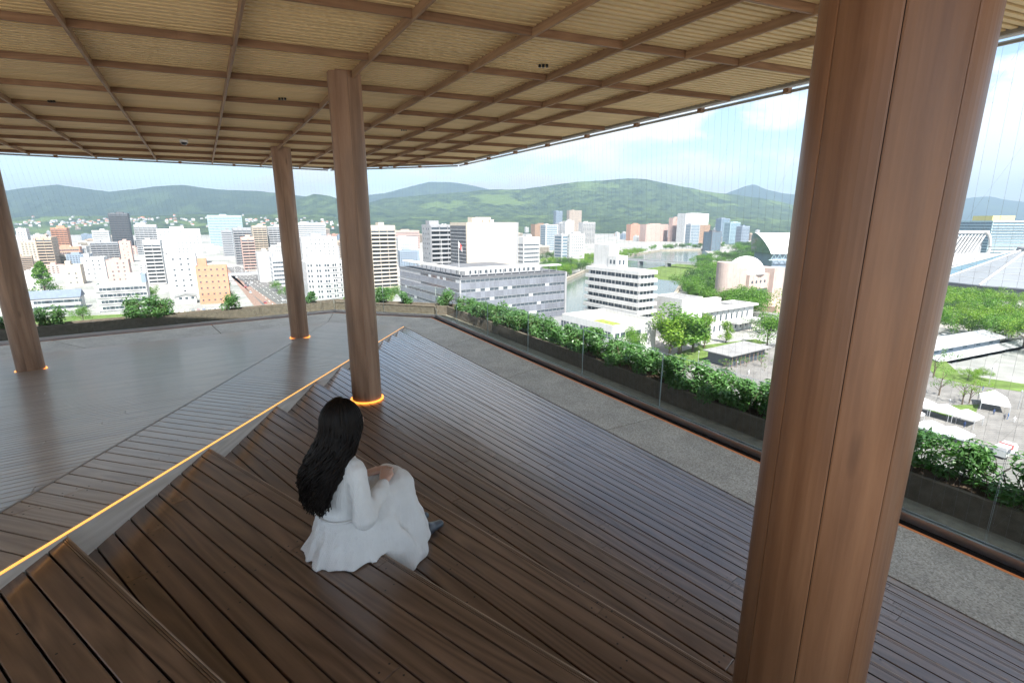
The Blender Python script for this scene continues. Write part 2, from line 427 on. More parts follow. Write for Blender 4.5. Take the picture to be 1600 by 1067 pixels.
# ---- steps
def make_steps():
    for n in range(-1, 11):
        z = ZN(n); p = LP(n); d = -azv(NAZ[n]); inn = np.array([d[1], -d[0]])       # inn points up the steps
        if (LP(n - 1) - p) @ inn < 0: inn = -inn
        if n == -1:
            back = [LP(n) + np.array([.35, -3.6]), nose_end(n) + np.array([0.4, -2.8])]
        else:
            b0, b1 = LP(n - 1), nose_end(n - 1)
            back = [b0, b1]
        poly_w = [p, nose_end(n), back[1], back[0]]
        loc = [((q - p) @ d, (q - p) @ inn) for q in poly_w]
        root = struct(empty('deck_step', (p[0], p[1], z)), 'brown timber deck step at level %d below the eye' % (n + 2)); root['label'] = 'brown timber boarded step'
        root.matrix_world = Matrix.Identity(4)
        ex = [(loc[0][0], 0), (loc[1][0], 0), (loc[2][0] + .02, loc[2][1] + .03), (loc[3][0], loc[3][1] + .03)]
        sc = [] if n <= 8 else None
        plank_field(root, ex, (p[0], p[1], z), (d[0], d[1], 0), (inn[0], inn[1], 0), .1065, .0088, .028, (1.7, 3.3) if n < 6 else (2.2, 4.2), M['deck'], grooved=(0 <= n <= 9), screws=sc)
        if sc: screw_heads(sc, root)
        # dark bearer below, riser under the nosing
        mb = MB(); mb.prism(ccw([tuple(q) for q in poly_w]), ZC - .5, z - .0295); mb.build('step_base', M['dark'], root)
        if n < 10:
            mb = MB(); a, b = p, nose_end(n); e = inn * .022
            mb.prism(ccw([tuple(a + inn * .004), tuple(b + inn * .004), tuple(b + e), tuple(a + e)]), ZN(n + 1) + .002, z - .030)
            mb.build('riser_board', M['deck'], root)
make_steps()

# ---- sloping facets left of the light line
def facet(name, label, pl, world_poly, uaz, pitch, seg, mat, screws=False):
    o = np.array([world_poly[0][0], world_poly[0][1], plane_z(pl, *world_poly[0])])
    u = np.append(azv(uaz), 0.0); v = np.cross(pl[0], u)
    loc = []
    for q in world_poly:
        P = np.array([q[0], q[1], plane_z(pl, *q)]) - o; loc.append((float(P @ u), float(P @ v)))
    root = struct(empty(name)); root['label'] = label
    sc = [] if screws else None
    plank_field(root, loc, o, u, v, pitch, .0088, .028, seg, mat, screws=sc)
    if sc: screw_heads(sc, root)
    mb = MB(); mb.prism(ccw(loc), -.12, -.0295); mb.build('slope_base', M['dark'], root, frame(o, u, v))
led_in = lambda q: np.array(q) + np.array([-.022, 0])
facet('deck_slope', 'boarded strip sloping beside the light line', PL2, [led_in(LP(-2)), led_in(LE), KAP, KN], 105.0, .134, (2.5, 4.5), M['ramp'], True)
e1 = azv(55.2)
left_far = KAP - e1 * 13.5
facet('deck_slope', 'broad boarded slope falling to the planted edge', PL1, [KN + np.array([-.012, 0]), KAP + np.array([-.012, 0]), left_far, np.array([-16.5, 2.0]), np.array([-9.0, -4.0])], 55.2, .106, (4.2, 6.5), M['ramp'])
# pale joint strip on the crease
mb = MB(); a = np.array([KN[0], KN[1], plane_z(PL2, *KN)]); b = np.array([KAP[0], KAP[1], plane_z(PL2, *KAP)])
ln = float(np.linalg.norm(b - a)); mb.box(0, ln, -.008, .008, -.01, .0035)
struct(mb.build('joint_strip', plain('joint_metal', (0.30, 0.27, 0.24), 0.45, 0.5), None, frame(a, (b - a), (-1, 0, 0))), 'thin pale joint strip between the boarded slopes')

# ---- fascia wall and its light line
a3 = np.array([*LP(-2), ZL(-2)]); b3 = np.array([*LE, ZL(10)])
root = empty('light_edge_fascia', a3); root.matrix_world = Matrix.Identity(4)
tag(root, 'pale timber fascia with a glowing warm light line along its top', 'fascia')
nseg = 6
for i in range(nseg):
    p = a3 + (b3 - a3) * (i / nseg); q = a3 + (b3 - a3) * ((i + 1) / nseg); q = q - (q - p) * .0012
    mb = MB()
    pts = [(p[0] - .03, p[1], p[2] + .002), (p[0], p[1], p[2] + .002), (q[0], q[1], q[2] + .002), (q[0] - .03, q[1], q[2] + .002)]
    low = [(x, y, z - .26) for x, y, z in pts]
    mb.add(low + pts, [(0, 1, 2, 3), (4, 5, 6, 7), (0, 1, 5, 4), (1, 2, 6, 5), (2, 3, 7, 6), (3, 0, 4, 7)])
    L = float(np.linalg.norm(q - p)); F = frame(p, q - p, (-1, 0, 0))
    Fi = F.inverted()
    mb.v = [tuple(Fi @ Vector(v)) for v in mb.v]
    mb.build('fascia_board', M['fascia'], root, F)
mb = MB(); L = float(np.linalg.norm(b3 - a3)); mb.box(0, L, .001, .013, .004, .011)
mb.build('light_strip', M['led_strip'], root, frame(a3, b3 - a3, (-1, 0, 0)))

# ---- perimeter path of aggregate slabs
path = struct(empty('path')); path['label'] = 'exposed aggregate path around the deck'
o_in = -.255
def slabs(a, b, c, d, n, parent):                       # a-b inner edge, d-c outer edge
    for i in range(n):
        t0, t1 = i / n, (i + 1) / n
        f = lambda p, q, t: (np.array(p) + (np.array(q) - np.array(p)) * t)
        g = .003 / n
        P = [f(a, b, t0 + g), f(a, b, t1 - g), f(d, c, t1 - g), f(d, c, t0 + g)]
        o = P[0]; mb = MB(); mb.bevel_prism(ccw([tuple(p - o) for p in P]), -.06, 0, .003)
        mb.build('paving_slab', M['aggregate'], parent, Matrix.Translation((o[0], o[1], ZC)))
ro = rail_off(o_in)
be = nose_end(10)
slabs(LE, be, ro[3], ro[2], 6, path)
slabs(KAP, LE, ro[2], ro[1], 2, path)
slabs(left_far, KAP, ro[1], ro[0], 4, path)
mb = MB()
base_poly = [tuple(p) for p in rail_off(1.12)] + [(V_D[0], -15), (-18, -15)]
mb.prism(ccw(base_poly), ZC - .55, ZC - .045); struct(mb.build('terrace_slab', M['dark']), 'roof terrace slab')

# added terrace behind the camera, pale to bounce sunlight onto ceiling and deck
rear = struct(empty('bounce_terrace')); rear['label'] = 'added pale paved terrace bouncing sunlight'
pale = plain('bounce_paving', (.58, .55, .50), .8, .3, .08, 1.2)
for i in range(8):
    for j in range(4):
        mb = MB(); mb.bevel_prism([(0, 0), (2.39, 0), (2.39, 2.39), (0, 2.39)], -.05, 0, .004); mb.build('paving_slab', pale, rear, Matrix.Translation((-12 + i * 2.4, -12.4 + j * 2.4, ZN(-1) - .02)))
mb = MB(); mb.box(-12, 7.2, -12.4, -2.8, ZC - .04, ZN(-1) - .075); mb.build('bounce_terrace_base', M['dark'], rear)

# ---- edge: light slot, channel rail, glass, ledge, planter, per side
side_names = ['city avenue side', 'corner side', 'park and river side']
SHRUBS = []
def seg_box(i, o0, o1, z0, z1, s0, s1):
    """box between offsets, from fraction metre s0 to s1 along side i, ends mitred only at the corners"""
    a0, a1 = rail_off(o0), rail_off(o1)
    A, B = RAIL[i], RAIL[i + 1]; L = np.linalg.norm(B - A); d = (B - A) / L; n = np.array([-d[1], d[0]])
    def pt(o, poly, s, end):
        if s <= 0: return poly[i]
        if s >= L: return poly[i + 1]
        return A + d * s + n * o
    P = [pt(o0, a0, s0, 0), pt(o0, a0, s1, 1), pt(o1, a1, s1, 1), pt(o1, a1, s0, 0)]
    return ccw([tuple(p) for p in P])
for i in range(3):
    A, B = RAIL[i], RAIL[i + 1]; L = float(np.linalg.norm(B - A)); d = (B - A) / L; n = np.array([-d[1], d[0]])
    g = empty('glass_railing', (A[0], A[1], ZC)); g.matrix_world = Matrix.Identity(4)
    tag(g, 'frameless glass railing on the ' + side_names[i] + ' of the deck', 'railing')
    def strip(nm, o0, o1, z0, z1, mat, par, s0=0, s1=99):
        m_ = MB(); m_.prism(seg_box(i, o0, o1, z0, z1, s0, s1), z0, z1); return m_.build(nm, mat, par)
    strip('light_slot', -.253, -.205, ZC - .03, ZC - .004, M['led_floor'], g)
    strip('dark_slot', -.204, -.062, ZC - .03, ZC - .02, M['dark'], g)
    strip('rail_channel', -.06, -.018, ZC - .03, ZC + .085, M['metal'], g)
    strip('rail_channel', .012, .045, ZC - .03, ZC + .085, M['metal'], g)
    # panes
    sj = {0: [L - 14.6 + 2.35 * k for k in range(-1, 7)], 1: [0.0, L * .5, L], 2: None}[i]
    if i == 2:
        s_ref = float((RP - A) @ d); sj = sorted([s_ref - 2.07 + 2.35 * k for k in range(-4, 6)])
    sj = [s for s in sj if .2 < s < L - .2]; sj = [0.0] + sj + [L]
    for s0, s1 in zip(sj, sj[1:]):
        p0 = A + d * (s0 + .006); p1 = A + d * (s1 - .006); ln = float(np.linalg.norm(p1 - p0))
        m_ = MB(); x0, x1, y0, y1, z0, z1 = 0, ln, -.014, .004, .03, 1.165
        v = [(x0, y0, z0), (x1, y0, z0), (x1, y1, z0), (x0, y1, z0), (x0, y0, z1), (x1, y0, z1), (x1, y1, z1), (x0, y1, z1)]
        m_.add(v, [(0, 1, 5, 4), (2, 3, 7, 6)], 0); m_.add(v, [(4, 5, 6, 7), (1, 2, 6, 5), (3, 0, 4, 7), (0, 3, 2, 1)], 1)
        m_.build('glass_panel', [M['glass'], M['glass_edge']], g, frame((p0[0], p0[1], ZC), (d[0], d[1], 0), (n[0], n[1], 0)))
    # ledge and planter
    m_ = MB(); m_.prism(seg_box(i, .046, .53, 0, 0, 0, 99), ZC - .045, ZC - .004)
    struct(m_.build('ledge', M['ledge']), 'narrow concrete ledge outside the glass, ' + side_names[i])
    pl = empty('planter', (A[0], A[1], ZC)); pl.matrix_world = Matrix.Identity(4)
    tag(pl, 'long low concrete planter outside the glass on the ' + side_names[i], 'planter')
    s = 0.0
    while s < L:
        s1 = min(s + 1.8, L); 
        if L - s1 < .5: s1 = L
        m_ = MB(); m_.bevel_prism(seg_box(i, .53, .60, 0, 0, s if s == 0 else s + .003, s1 if s1 >= L else s1 - .003), ZC - .02, ZC + .345, .006)
        m_.build('wall_panel', M['planter'], pl); s = s1
    strip('outer_wall', 1.04, 1.12, ZC - .5, ZC + .345, M['planter'], pl)
    strip('soil', .602, 1.038, ZC - .02, ZC + .27, M['soil'], pl)

# ---- columns of timber staves
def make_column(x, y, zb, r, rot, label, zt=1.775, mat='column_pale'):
    c = tag(empty('column', (x, y, zb)), label, 'column', 'round timber columns carrying the roof')
    ns = 8
    for k in range(ns):
        a0 = rot + 2 * math.pi * k / ns; a1 = a0 + 2 * math.pi / ns; g = .0011 / r
        ang = [a0 + g] + [a0 + (a1 - a0) * t for t in (.04, .16, .28, .4, .5, .6, .72, .84, .96)] + [a1 - g]
        rr = [r - .0012] + [r] * 9 + [r - .0012]
        poly = [(rr[j] * math.cos(a), rr[j] * math.sin(a)) for j, a in enumerate(ang)] + [((r - .03) * math.cos(a1 - g), (r - .03) * math.sin(a1 - g)), ((r - .03) * math.cos(a0 + g), (r - .03) * math.sin(a0 + g))]
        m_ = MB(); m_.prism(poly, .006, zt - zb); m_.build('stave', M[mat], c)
    m_ = MB(); m_.prism([((r - .029) * math.cos(t * math.pi / 12), (r - .029) * math.sin(t * math.pi / 12)) for t in range(24)], .0, zt - zb - .01); m_.build('core', M['dark'], c)
    m_ = MB(); R0 = r + .026
    for t in range(40):
        t0, t1 = 2 * math.pi * t / 40, 2 * math.pi * (t + 1) / 40
        m_.prism(ccw([(r * 1.01 * math.cos(t0), r * 1.01 * math.sin(t0)), (R0 * math.cos(t0), R0 * math.sin(t0)), (R0 * math.cos(t1), R0 * math.sin(t1)), (r * 1.01 * math.cos(t1), r * 1.01 * math.sin(t1))]), .004, .020)
    m_.build('light_ring', M['led_ring'], c)
    return c
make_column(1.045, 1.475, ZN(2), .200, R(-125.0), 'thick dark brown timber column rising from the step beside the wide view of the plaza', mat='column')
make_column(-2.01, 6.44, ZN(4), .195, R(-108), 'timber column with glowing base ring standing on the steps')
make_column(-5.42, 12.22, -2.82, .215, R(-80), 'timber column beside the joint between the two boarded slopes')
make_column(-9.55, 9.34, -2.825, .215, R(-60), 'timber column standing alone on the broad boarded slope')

# ---- roof: beams, slats, edge rail
ZS, BD = 1.735, .075                                      # slat underside, beam depth
NAL, NAX = azv(58.3), azv(-21.0)                         # normals of long beams and cross beams
DL, DX = azv(-31.7), azv(69.0)
EDGE = 6.58
e_l0 = np.array([-12.41, 12.64]); e_ld = azv(60.7); e_c0 = np.array([-5.53, 16.27]); e_cd = azv(106)
c_rc = isect(e_c0, e_cd, NAL * EDGE, DL); c_cl = isect(e_c0, e_cd, e_l0, e_ld)
roof_poly = ccw([tuple(c_rc), tuple(c_cl), tuple(c_cl - e_ld * 15), (-16, -2.3), tuple(isect(NAL * EDGE, DL, (0, -2.3), (1, 0)))])  # back edge stops short so sun reaches the added terrace behind
LONG = [-8.6, -7.3, -6.0, -4.7, -3.4, -2.1, -.8, .49, 1.73, 2.8, 3.75, 4.5, 5.2, EDGE]
CROSS = [4.62 + 1.265 * k for k in range(-8, 12)]
roof_in = inset(roof_poly, .06)
roof = struct(empty('ceiling')); roof['label'] = 'slatted timber ceiling on a grid of beams'
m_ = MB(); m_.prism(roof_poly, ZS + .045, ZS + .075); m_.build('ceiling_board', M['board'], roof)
m_ = MB(); m_.prism(roof_poly, ZS + .076, ZS + .45); m_.build('roof_deck', M['roof'], roof)
def lines_poly(n, a, b, d, L=40):
    p0, p1 = n * a, n * b; return [tuple(p0 - d * L), tuple(p0 + d * L), tuple(p1 + d * L), tuple(p1 - d * L)]
BW = .014
for o in LONG[:-1]:
    p = clip(ccw(lines_poly(NAL, o - BW, o + BW, DL)), roof_poly)
    if p:
        F = frame((NAL[0] * o, NAL[1] * o, ZS), (DL[0], DL[1], 0)); Fi = F.inverted(); q = [tuple((Fi @ Vector((a, b, ZS)))[:2]) for a, b in p]
        m_ = MB(); m_.bevel_prism(ccw(q), -BD, .02, .003); m_.v = [(x, y, -BD + .02 - z) for x, y, z in m_.v]; m_.build('long_beam', M['longbeam'], roof, F)
for ci, c in enumerate(CROSS):
    for o0, o1 in zip(LONG, LONG[1:]):
        p = clip(ccw(lines_poly(NAX, c - BW * .9, c + BW * .9, DX)), ccw(lines_poly(NAL, o0 + BW + .001, o1 - BW - .001, DL)))
        p = clip(p, roof_in) if p else []
        if not p or max(a[1] for a in p) < 0.5: continue
        F = frame((NAX[0] * c, NAX[1] * c, ZS), (DX[0], DX[1], 0)); Fi = F.inverted(); q = [tuple((Fi @ Vector((a, b, ZS)))[:2]) for a, b in p]
        x0 = sum(a[0] for a in q) / len(q); q = [(a - x0, b) for a, b in q]
        m_ = MB(); m_.prism(ccw(q), -BD + .012, .02); m_.build('cross_beam', M['beam'], roof, F @ Matrix.Translation((x0, 0, 0)))
SP = .083
for c0, c1 in zip(CROSS, CROSS[1:]):
    for o0, o1 in zip(LONG, LONG[1:]):
        bay = clip(ccw(lines_poly(NAX, c0 + BW, c1 - BW, DX)), ccw(lines_poly(NAL, o0 + BW, o1 - BW, DL)))
        bay = clip(bay, roof_poly) if bay else []
        if not bay or max(a[1] for a in bay) < 1.2: continue
        F = frame((NAX[0] * c0, NAX[1] * c0, ZS), (DX[0], DX[1], 0)); Fi = F.inverted(); q = ccw([tuple((Fi @ Vector((a, b, ZS)))[:2]) for a, b in bay])
        x0 = q[0][0]; q = [(a - x0, b) for a, b in q]
        ys = [b for a, b in q]; m_ = MB(); y = min(ys) + .008
        while y + .048 < max(ys):
            s_ = clip([(-30, y), (30, y), (30, y + .048), (-30, y + .048)], q)
            if s_: m_.prism(s_, 0, .030)
            y += SP
        if m_.v: kind(m_.build('slat_panel', M['slat'], roof, F @ Matrix.Translation((x0, 0, 0))), 'stuff')
# edge rail tube, trim and brackets
er = empty('roof_edge_rail', (0, 0, 0)); tag(er, 'metal gutter rail with brackets along the roof edge', 'edge rail')
edge_pts = [c_cl - e_ld * 15, c_cl, c_rc, NAL * EDGE - DL * 9.5]
for a, b in zip(edge_pts, edge_pts[1:]):
    L = float(np.linalg.norm(b - a)); d = (b - a) / L; n = np.array([-d[1], d[0]])
    F = frame((a[0], a[1], ZS), (d[0], d[1], 0), (n[0], n[1], 0))
    m_ = MB(); m_.box(0, L, -.02, .015, -.03, .06); m_.build('edge_trim', M['gutter'], er, F)
    m_ = MB(); m_.box(0, L, .016, .06, -.045, -.012); m_.build('gutter_lip', M['white_metal'], er, F)
    m_ = MB(); m_.tube([(0, .10, -.075), (L, .10, -.075)], .021, 8); m_.build('rail_tube', M['gutter'], er, F)
    s = .5
    while s < L:
        m_ = MB(); m_.box(s - .035, s + .035, .02, .105, -.10, .022); m_.build('bracket', M['beam'], er, F); s += 1.32
# wire net from the roof edge down to the outer planter wall
outer = rail_off(1.08); inner = rail_off(.11)
r_ = random.Random(3)
for i in range(3):
    a0, b0 = edge_pts[i], edge_pts[i + 1]; a1, b1 = (outer[i], outer[i + 1]) if i < 2 else (inner[2], inner[3])
    if i == 0: a0 = np.array(isect(a0, e_ld, a1, a0 - a1)) if False else a0
    L = float(np.linalg.norm(b0 - a0)); d = (b0 - a0) / L; n = np.array([-d[1], d[0]])
    m_ = MB(); step = .112; k = int(L / step)
    topz, botz = ZS - .075, (ZC + .36 if i < 2 else ZC)
    F_top = lambda t: np.array([*(a0 + (b0 - a0) * t + n * .10), topz])
    if i == 2:                                          # wires hang straight down on this side
        dd_ = (b1 - a1) / np.linalg.norm(b1 - a1)
        F_bot = lambda t: np.array([*(a1 + dd_ * float((F_top(t)[:2] - a1) @ dd_)), botz])
    else: F_bot = lambda t: np.array([*(a1 + (b1 - a1) * t), botz])
    for j in range(k + 1):
        t = j / k; A3, B3 = F_top(t), F_bot(t)
        m_.tube([A3, B3], .00085, 3, 0, False)
        zz = .07 + .03 * (j % 2)
        while zz < 1:
            P = A3 + (B3 - A3) * zz; s_ = .0035
            m_.add([(P[0] + s_, P[1], P[2]), (P[0] - s_, P[1], P[2]), (P[0], P[1] + s_, P[2]), (P[0], P[1] - s_, P[2]), (P[0], P[1], P[2] + .007), (P[0], P[1], P[2] - .007)], [(0, 2, 4), (2, 1, 4), (1, 3, 4), (3, 0, 4), (2, 0, 5), (1, 2, 5), (3, 1, 5), (0, 3, 5)])
            zz += .105
        if i == 2 and j % 5 == 0:
            t2 = min(1, t + 2.4 / L); P = F_top(t2); Q = F_bot(t)
            m_.tube([P, Q], .0005, 3, 0, False)
    net = m_.build('wire_net', M['wire']); net['label'] = 'fine steel wire safety net hung from the roof on the ' + side_names[i]; net['category'] = 'net'; net['kind'] = 'stuff'
# dome camera and small ceiling fittings
dp = on_level(287, 219, ZS - .0)
sc_ = empty('security_camera', (dp[0], dp[1], ZS - .001)); tag(sc_, 'white dome security camera under the slatted ceiling', 'camera')
m_ = MB(); m_.prism([(.075 * math.cos(t * math.pi / 8), .075 * math.sin(t * math.pi / 8)) for t in range(16)], -.05, 0); m_.build('base', M['white_metal'], sc_)
m_ = MB(); vs = []; 
for j in range(5):
    for t in range(16): vs.append((.062 * math.cos(j * .37) * math.cos(t * math.pi / 8), .062 * math.cos(j * .37) * math.sin(t * math.pi / 8), -.05 - .055 * math.sin(j * .37)))
m_.add(vs, [(j * 16 + t, j * 16 + (t + 1) % 16, (j + 1) * 16 + (t + 1) % 16, (j + 1) * 16 + t) for j in range(4) for t in range(16)] + [tuple(range(64, 80))]); m_.build('dome', plain('smoked_dome', (.05, .05, .055), .1), sc_, None, True)
for k, (px, py) in enumerate([(80, 157), (441, 153), (849, 101), (928, 170), (631, 202)]):
    dp = on_level(px, py, ZS)
    m_ = MB()
    for dx in (-.04, .0, .04): m_.prism([(dx + .015 * math.cos(t * math.pi / 6), .015 * math.sin(t * math.pi / 6)) for t in range(12)], -.03, 0)
    o = m_.build('spotlight', M['screw'], None, Matrix.Translation((dp[0], dp[1], ZS - .002)))
    tag(o, 'small row of black spotlights recessed in the ceiling slats', 'spotlight', 'spotlights in the ceiling')

# ---- shrubs in the planters
def leaf_cloud(nleaf, rx, ry, rz, size, seed, shell=.35, lumps=9):
    """leaf shaped faces through a lumpy volume"""
    r = random.Random(seed); mb = MB()
    C_ = [(r.uniform(-.6, .6) * rx, r.uniform(-.6, .6) * ry, r.uniform(-.55, .7) * rz, r.uniform(.38, .62)) for _ in range(lumps)]
    for _ in range(nleaf):
        c = r.choice(C_)
        v = Vector((r.gauss(0, 1), r.gauss(0, 1), r.gauss(0, 1))).normalized() * (r.random() ** shell) * c[3]
        p = Vector((c[0] + v.x * rx, c[1] + v.y * ry, c[2] + v.z * rz))
        nrm = (v + Vector((r.gauss(0, .5), r.gauss(0, .5), .6 + r.gauss(0, .4)))).normalized()
        t = nrm.cross(Vector((r.gauss(0, 1), r.gauss(0, 1), r.gauss(0, 1)))).normalized(); b = nrm.cross(t); s = size * r.uniform(.6, 1.3)
        fold = nrm * s * .16
        mb.add([p - t * s, p + b * s * .42 + fold, p + t * s, p - b * s * .42 + fold], [(0, 1, 2), (0, 2, 3)])
    return mb
shrub_meshes = []
for k in range(5):
    mb = leaf_cloud(1500, .44, .36, .36, .046, 40 + k, .30, 11); shrub_meshes.append(mb.mesh('foliage', M['hedge_leaf']))
def stem_mesh(seed, h, spread):
    r = random.Random(seed); mb = MB()
    for k in range(6):
        x, y = r.uniform(-.3, .3) * spread, r.uniform(-.12, .12); pts = [(x, y, 0)]
        for j in range(1, 5): pts.append((x + r.uniform(-.05, .05) * j * spread, y + r.uniform(-.03, .03) * j, h * j / 4))
        mb.tube(pts, [.009, .008, .007, .005, .003], 5)
    return mb.mesh('stem', M['stem'])
stem_meshes = [stem_mesh(k, .55, 1.0) for k in range(3)]
def shrub(p, rz, sx, sz, k, label, group):
    s = tag(empty('shrub', (p[0], p[1], ZC + .268), rz), label, 'shrub', group); s.scale = (sx, sx, sz)
    obj('foliage', shrub_meshes[k % 5], s, Matrix.Translation((0, 0, .36))); obj('stem', stem_meshes[k % 3], s)
    return s
d = (RAIL[3] - RAIL[2]); L2 = float(np.linalg.norm(d)); d = d / L2; n = np.array([-d[1], d[0]])
s = .9; k = 0
rs = random.Random(12)
while s < L2 - 1:
    p = RAIL[2] + d * s + n * .84
    shrub(p, rs.uniform(0, 6.28), rs.uniform(.82, 1.02), rs.uniform(.80, 1.02) * (1.0 if s > 2.2 else .8), k, 'dense green leafy shrub in the row behind the glass facing the park', 'hedge shrubs facing the park')
    s += rs.uniform(.46, .58); k += 1
for px, sx, sz, lab in [(75, .95, .95, 'green shrub in the planter beside the lone column'), (225, 1.3, 1.12, 'broadest green shrub in the planter facing the avenue'), (358, .85, .9, 'small round shrub in the planter in front of the avenue'), (487, .7, .75, 'little shrub in the planter behind the column by the joint'), (10, .8, .7, 'low shrub in the planter beside the school yard')]:
    t = None
    o84 = rail_off(.84); a, b = o84[0], o84[1]
    lo, hi = 0.0, 1.0
    for _ in range(40):
        m = (lo + hi) / 2; P = a + (b - a) * m
        if project_x((P[0], P[1], ZC + .5)) < px: lo = m
        else: hi = m
    shrub(a + (b - a) * lo, px * .1, sx, sz, px, lab, 'single shrubs facing the avenue')
    if px == 225:
        P = a + (b - a) * lo; shrub(P + e1 * .55, 2, 1.0, .95, 1, 'shrub leaning on the broadest shrub in the avenue planter', 'single shrubs facing the avenue')
o84 = rail_off(.84)
for t, sx, sz in ((.42, .95, 1.0), (.60, .8, .8), (.95, .95, .95)):
    shrub(o84[1] + (o84[2] - o84[1]) * t, t * 9, sx, sz, int(t * 100), 'green shrub in the short planter at the deck corner', 'corner planter shrubs')
# ------------------------------------------------------------------ the city below
G = -52.0
def wallmat(name, col, var=.06, rough=.75): return plain(name, col, rough, .3, var, .35)
W = {k: wallmat('wall_' + k, c) for k, c in dict(white=(.46, .46, .45), cream=(.44, .39, .32), beige=(.44, .37, .29), tan=(.38, .30, .23), pink=(.42, .30, .26), salmon=(.40, .225, .16), orange=(.43, .22, .14), brick=(.36, .17, .11),
     grey=(.26, .265, .275), lightgrey=(.38, .39, .40), dark=(.10, .105, .115), teal=(.33, .45, .48), blue=(.19, .235, .29), brown=(.25, .17, .12), lilac=(.33, .345, .43)).items()}
M['pane'] = plain('window_glass', (.055, .07, .085), .12, .6, .3, .8)
M['pane_blue'] = plain('blue_window_glass', (.10, .150, .19), .12, .6, .2, .3)
M['roof_grey'] = plain('flat_roof', (.20, .20, .20), .85, .2, .15, .2)
M['roof_white'] = plain('pale_roof', (.40, .40, .40), .8, .2, .1, .2)
M['roof_green'] = plain('green_roof', (.13, .24, .15), .8, .2, .1, .2)
M['roof_blue'] = plain('slate_roof', (.12, .15, .20), .6, .3, .1, .4)
M['tile_red'] = plain('tile_roof', (.36, .14, .08), .8, .2, .15, .6)
M['plant'] = plain('roof_plant', (.50, .50, .50), .6, .3, .2, 1.0)

def place(xl, yt, xr, Y, az=59.0, base=G):
    P = at_range(xl, yt, Y); d = azv(az); lo, hi = .5, 400.0
    for _ in range(50):
        m = (lo + hi) / 2
        if project_x((P[0] + d[0] * m, P[1] + d[1] * m, P[2])) < xr: lo = m
        else: hi = m
    return P, lo, float(P[2] - base)
def depth_to(P, xfar, az=59.0):
    d = azv(az - 90); lo, hi = .5, 400.0
    for _ in range(50):
        m = (lo + hi) / 2
        if project_x((P[0] + d[0] * m, P[1] + d[1] * m, P[2])) > xfar: lo = m
        else: hi = m
    return lo
def root_at(name, P, az, label, cat='building', group=None, base=G):
    e = empty(name, (0, 0, 0)); d = azv(az); a = azv(az - 90)
    e.matrix_world = frame((P[0], P[1], base), (d[0], d[1], 0), (a[0], a[1], 0))
    return tag(e, label, cat, group)
def wall_box(root, w, d, h, mat, roofm=None, par=.9, name='wall'):
    mb = MB(); mb.box(0, w, 0, d, 0, h, 0)
    if par:
        t = .25
        mb.box(0, w, 0, t, h, h + par); mb.box(0, w, d - t, d, h, h + par); mb.box(0, t, t, d - t, h, h + par); mb.box(w - t, w, t, d - t, h, h + par)
        mb.add([(t, t, h + .05), (w - t, t, h + .05), (w - t, d - t, h + .05), (t, d - t, h + .05)], [(0, 1, 2, 3)], 1)
    return mb.build(name, [mat, roofm or M['roof_grey']], root)
def face_box(mb, face, w, d, s0, s1, z0, z1, out, inn=0.0, mi=0):
    """box on one face of a w x d block, s along the face, sticking out by out"""
    if face == 'f': mb.box(s0, s1, -out, inn, z0, z1, mi)
    elif face == 'l': mb.box(-out, inn, s0, s1, z0, z1, mi)
    elif face == 'r': mb.box(w - inn, w + out, s0, s1, z0, z1, mi)
    elif face == 'b': mb.box(s0, s1, d - inn, d + out, z0, z1, mi)
def win_rows(root, w, d, h, face, pitch, ww, wh, floor=3.2, first=1.0, mat=None, skip=0.0, seed=0, separate=False, sill=False, margin=.8):
    L = w if face in 'fb' else d; r = random.Random(seed); n = max(1, int((L - 2 * margin) / pitch)); x0 = (L - n * pitch) / 2
    nf = int((h - first - .3) / floor); fl = (h - .4) / max(1, nf) if nf else floor
    for k in range(nf):
        mb = MB(); z = first + k * fl
        for j in range(n):
            if r.random() < skip: continue
            s = x0 + j * pitch + (pitch - ww) / 2
            face_box(mb, face, w, d, s, s + ww, z, z + wh, .05)
        if mb.v: kind(mb.build('window_row', mat or M['pane'], root), 'stuff')
def balc(root, w, d, h, face, floor=3.1, bay=6.0, mat=None, rail=1.1, deep=1.3, first=.6, railmat=None):
    L = w if face in 'fb' else d; nf = int((h - first) / floor); nb = max(1, round(L / bay))
    for k in range(nf):
        z = first + k * floor; mb = MB(); face_box(mb, face, w, d, .5, L - .5, z + .3, z + floor - .45, .06); kind(mb.build('window_row', M['pane'], root), 'stuff')
        mb = MB(); face_box(mb, face, w, d, .3, L - .3, z - .12, z + rail, deep, -deep + .12); face_box(mb, face, w, d, .3, L - .3, z - .12, z + .02, deep - .13)
        mb.build('balcony', railmat or mat, root)
    mb = MB()
    for j in range(nb + 1):
        s = .3 + (L - .6) * j / nb; face_box(mb, face, w, d, s - .1, s + .1, first, h - .2, deep - .02)
    mb.build('divider_wall', mat, root)
def bands(root, w, d, h, face, floor=3.6, first=1.1, wh=1.5, mat=None, margin=.6, mull=2.0):
    L = w if face in 'fb' else d; nf = int((h - first) / floor)
    for k in range(nf):
        z = first + k * floor; mb = MB(); face_box(mb, face, w, d, margin, L - margin, z, z + wh, .05)
        n = int((L - 2 * margin) / mull); 
        kind(mb.build('window_band', mat or M['pane'], root), 'stuff')
        m2 = MB()
        for j in range(n + 1): s = margin + j * mull; face_box(m2, face, w, d, s - .06, s + .06, z, z + wh, .12)
        kind(m2.build('mullion_row', W['lightgrey'], root), 'stuff')
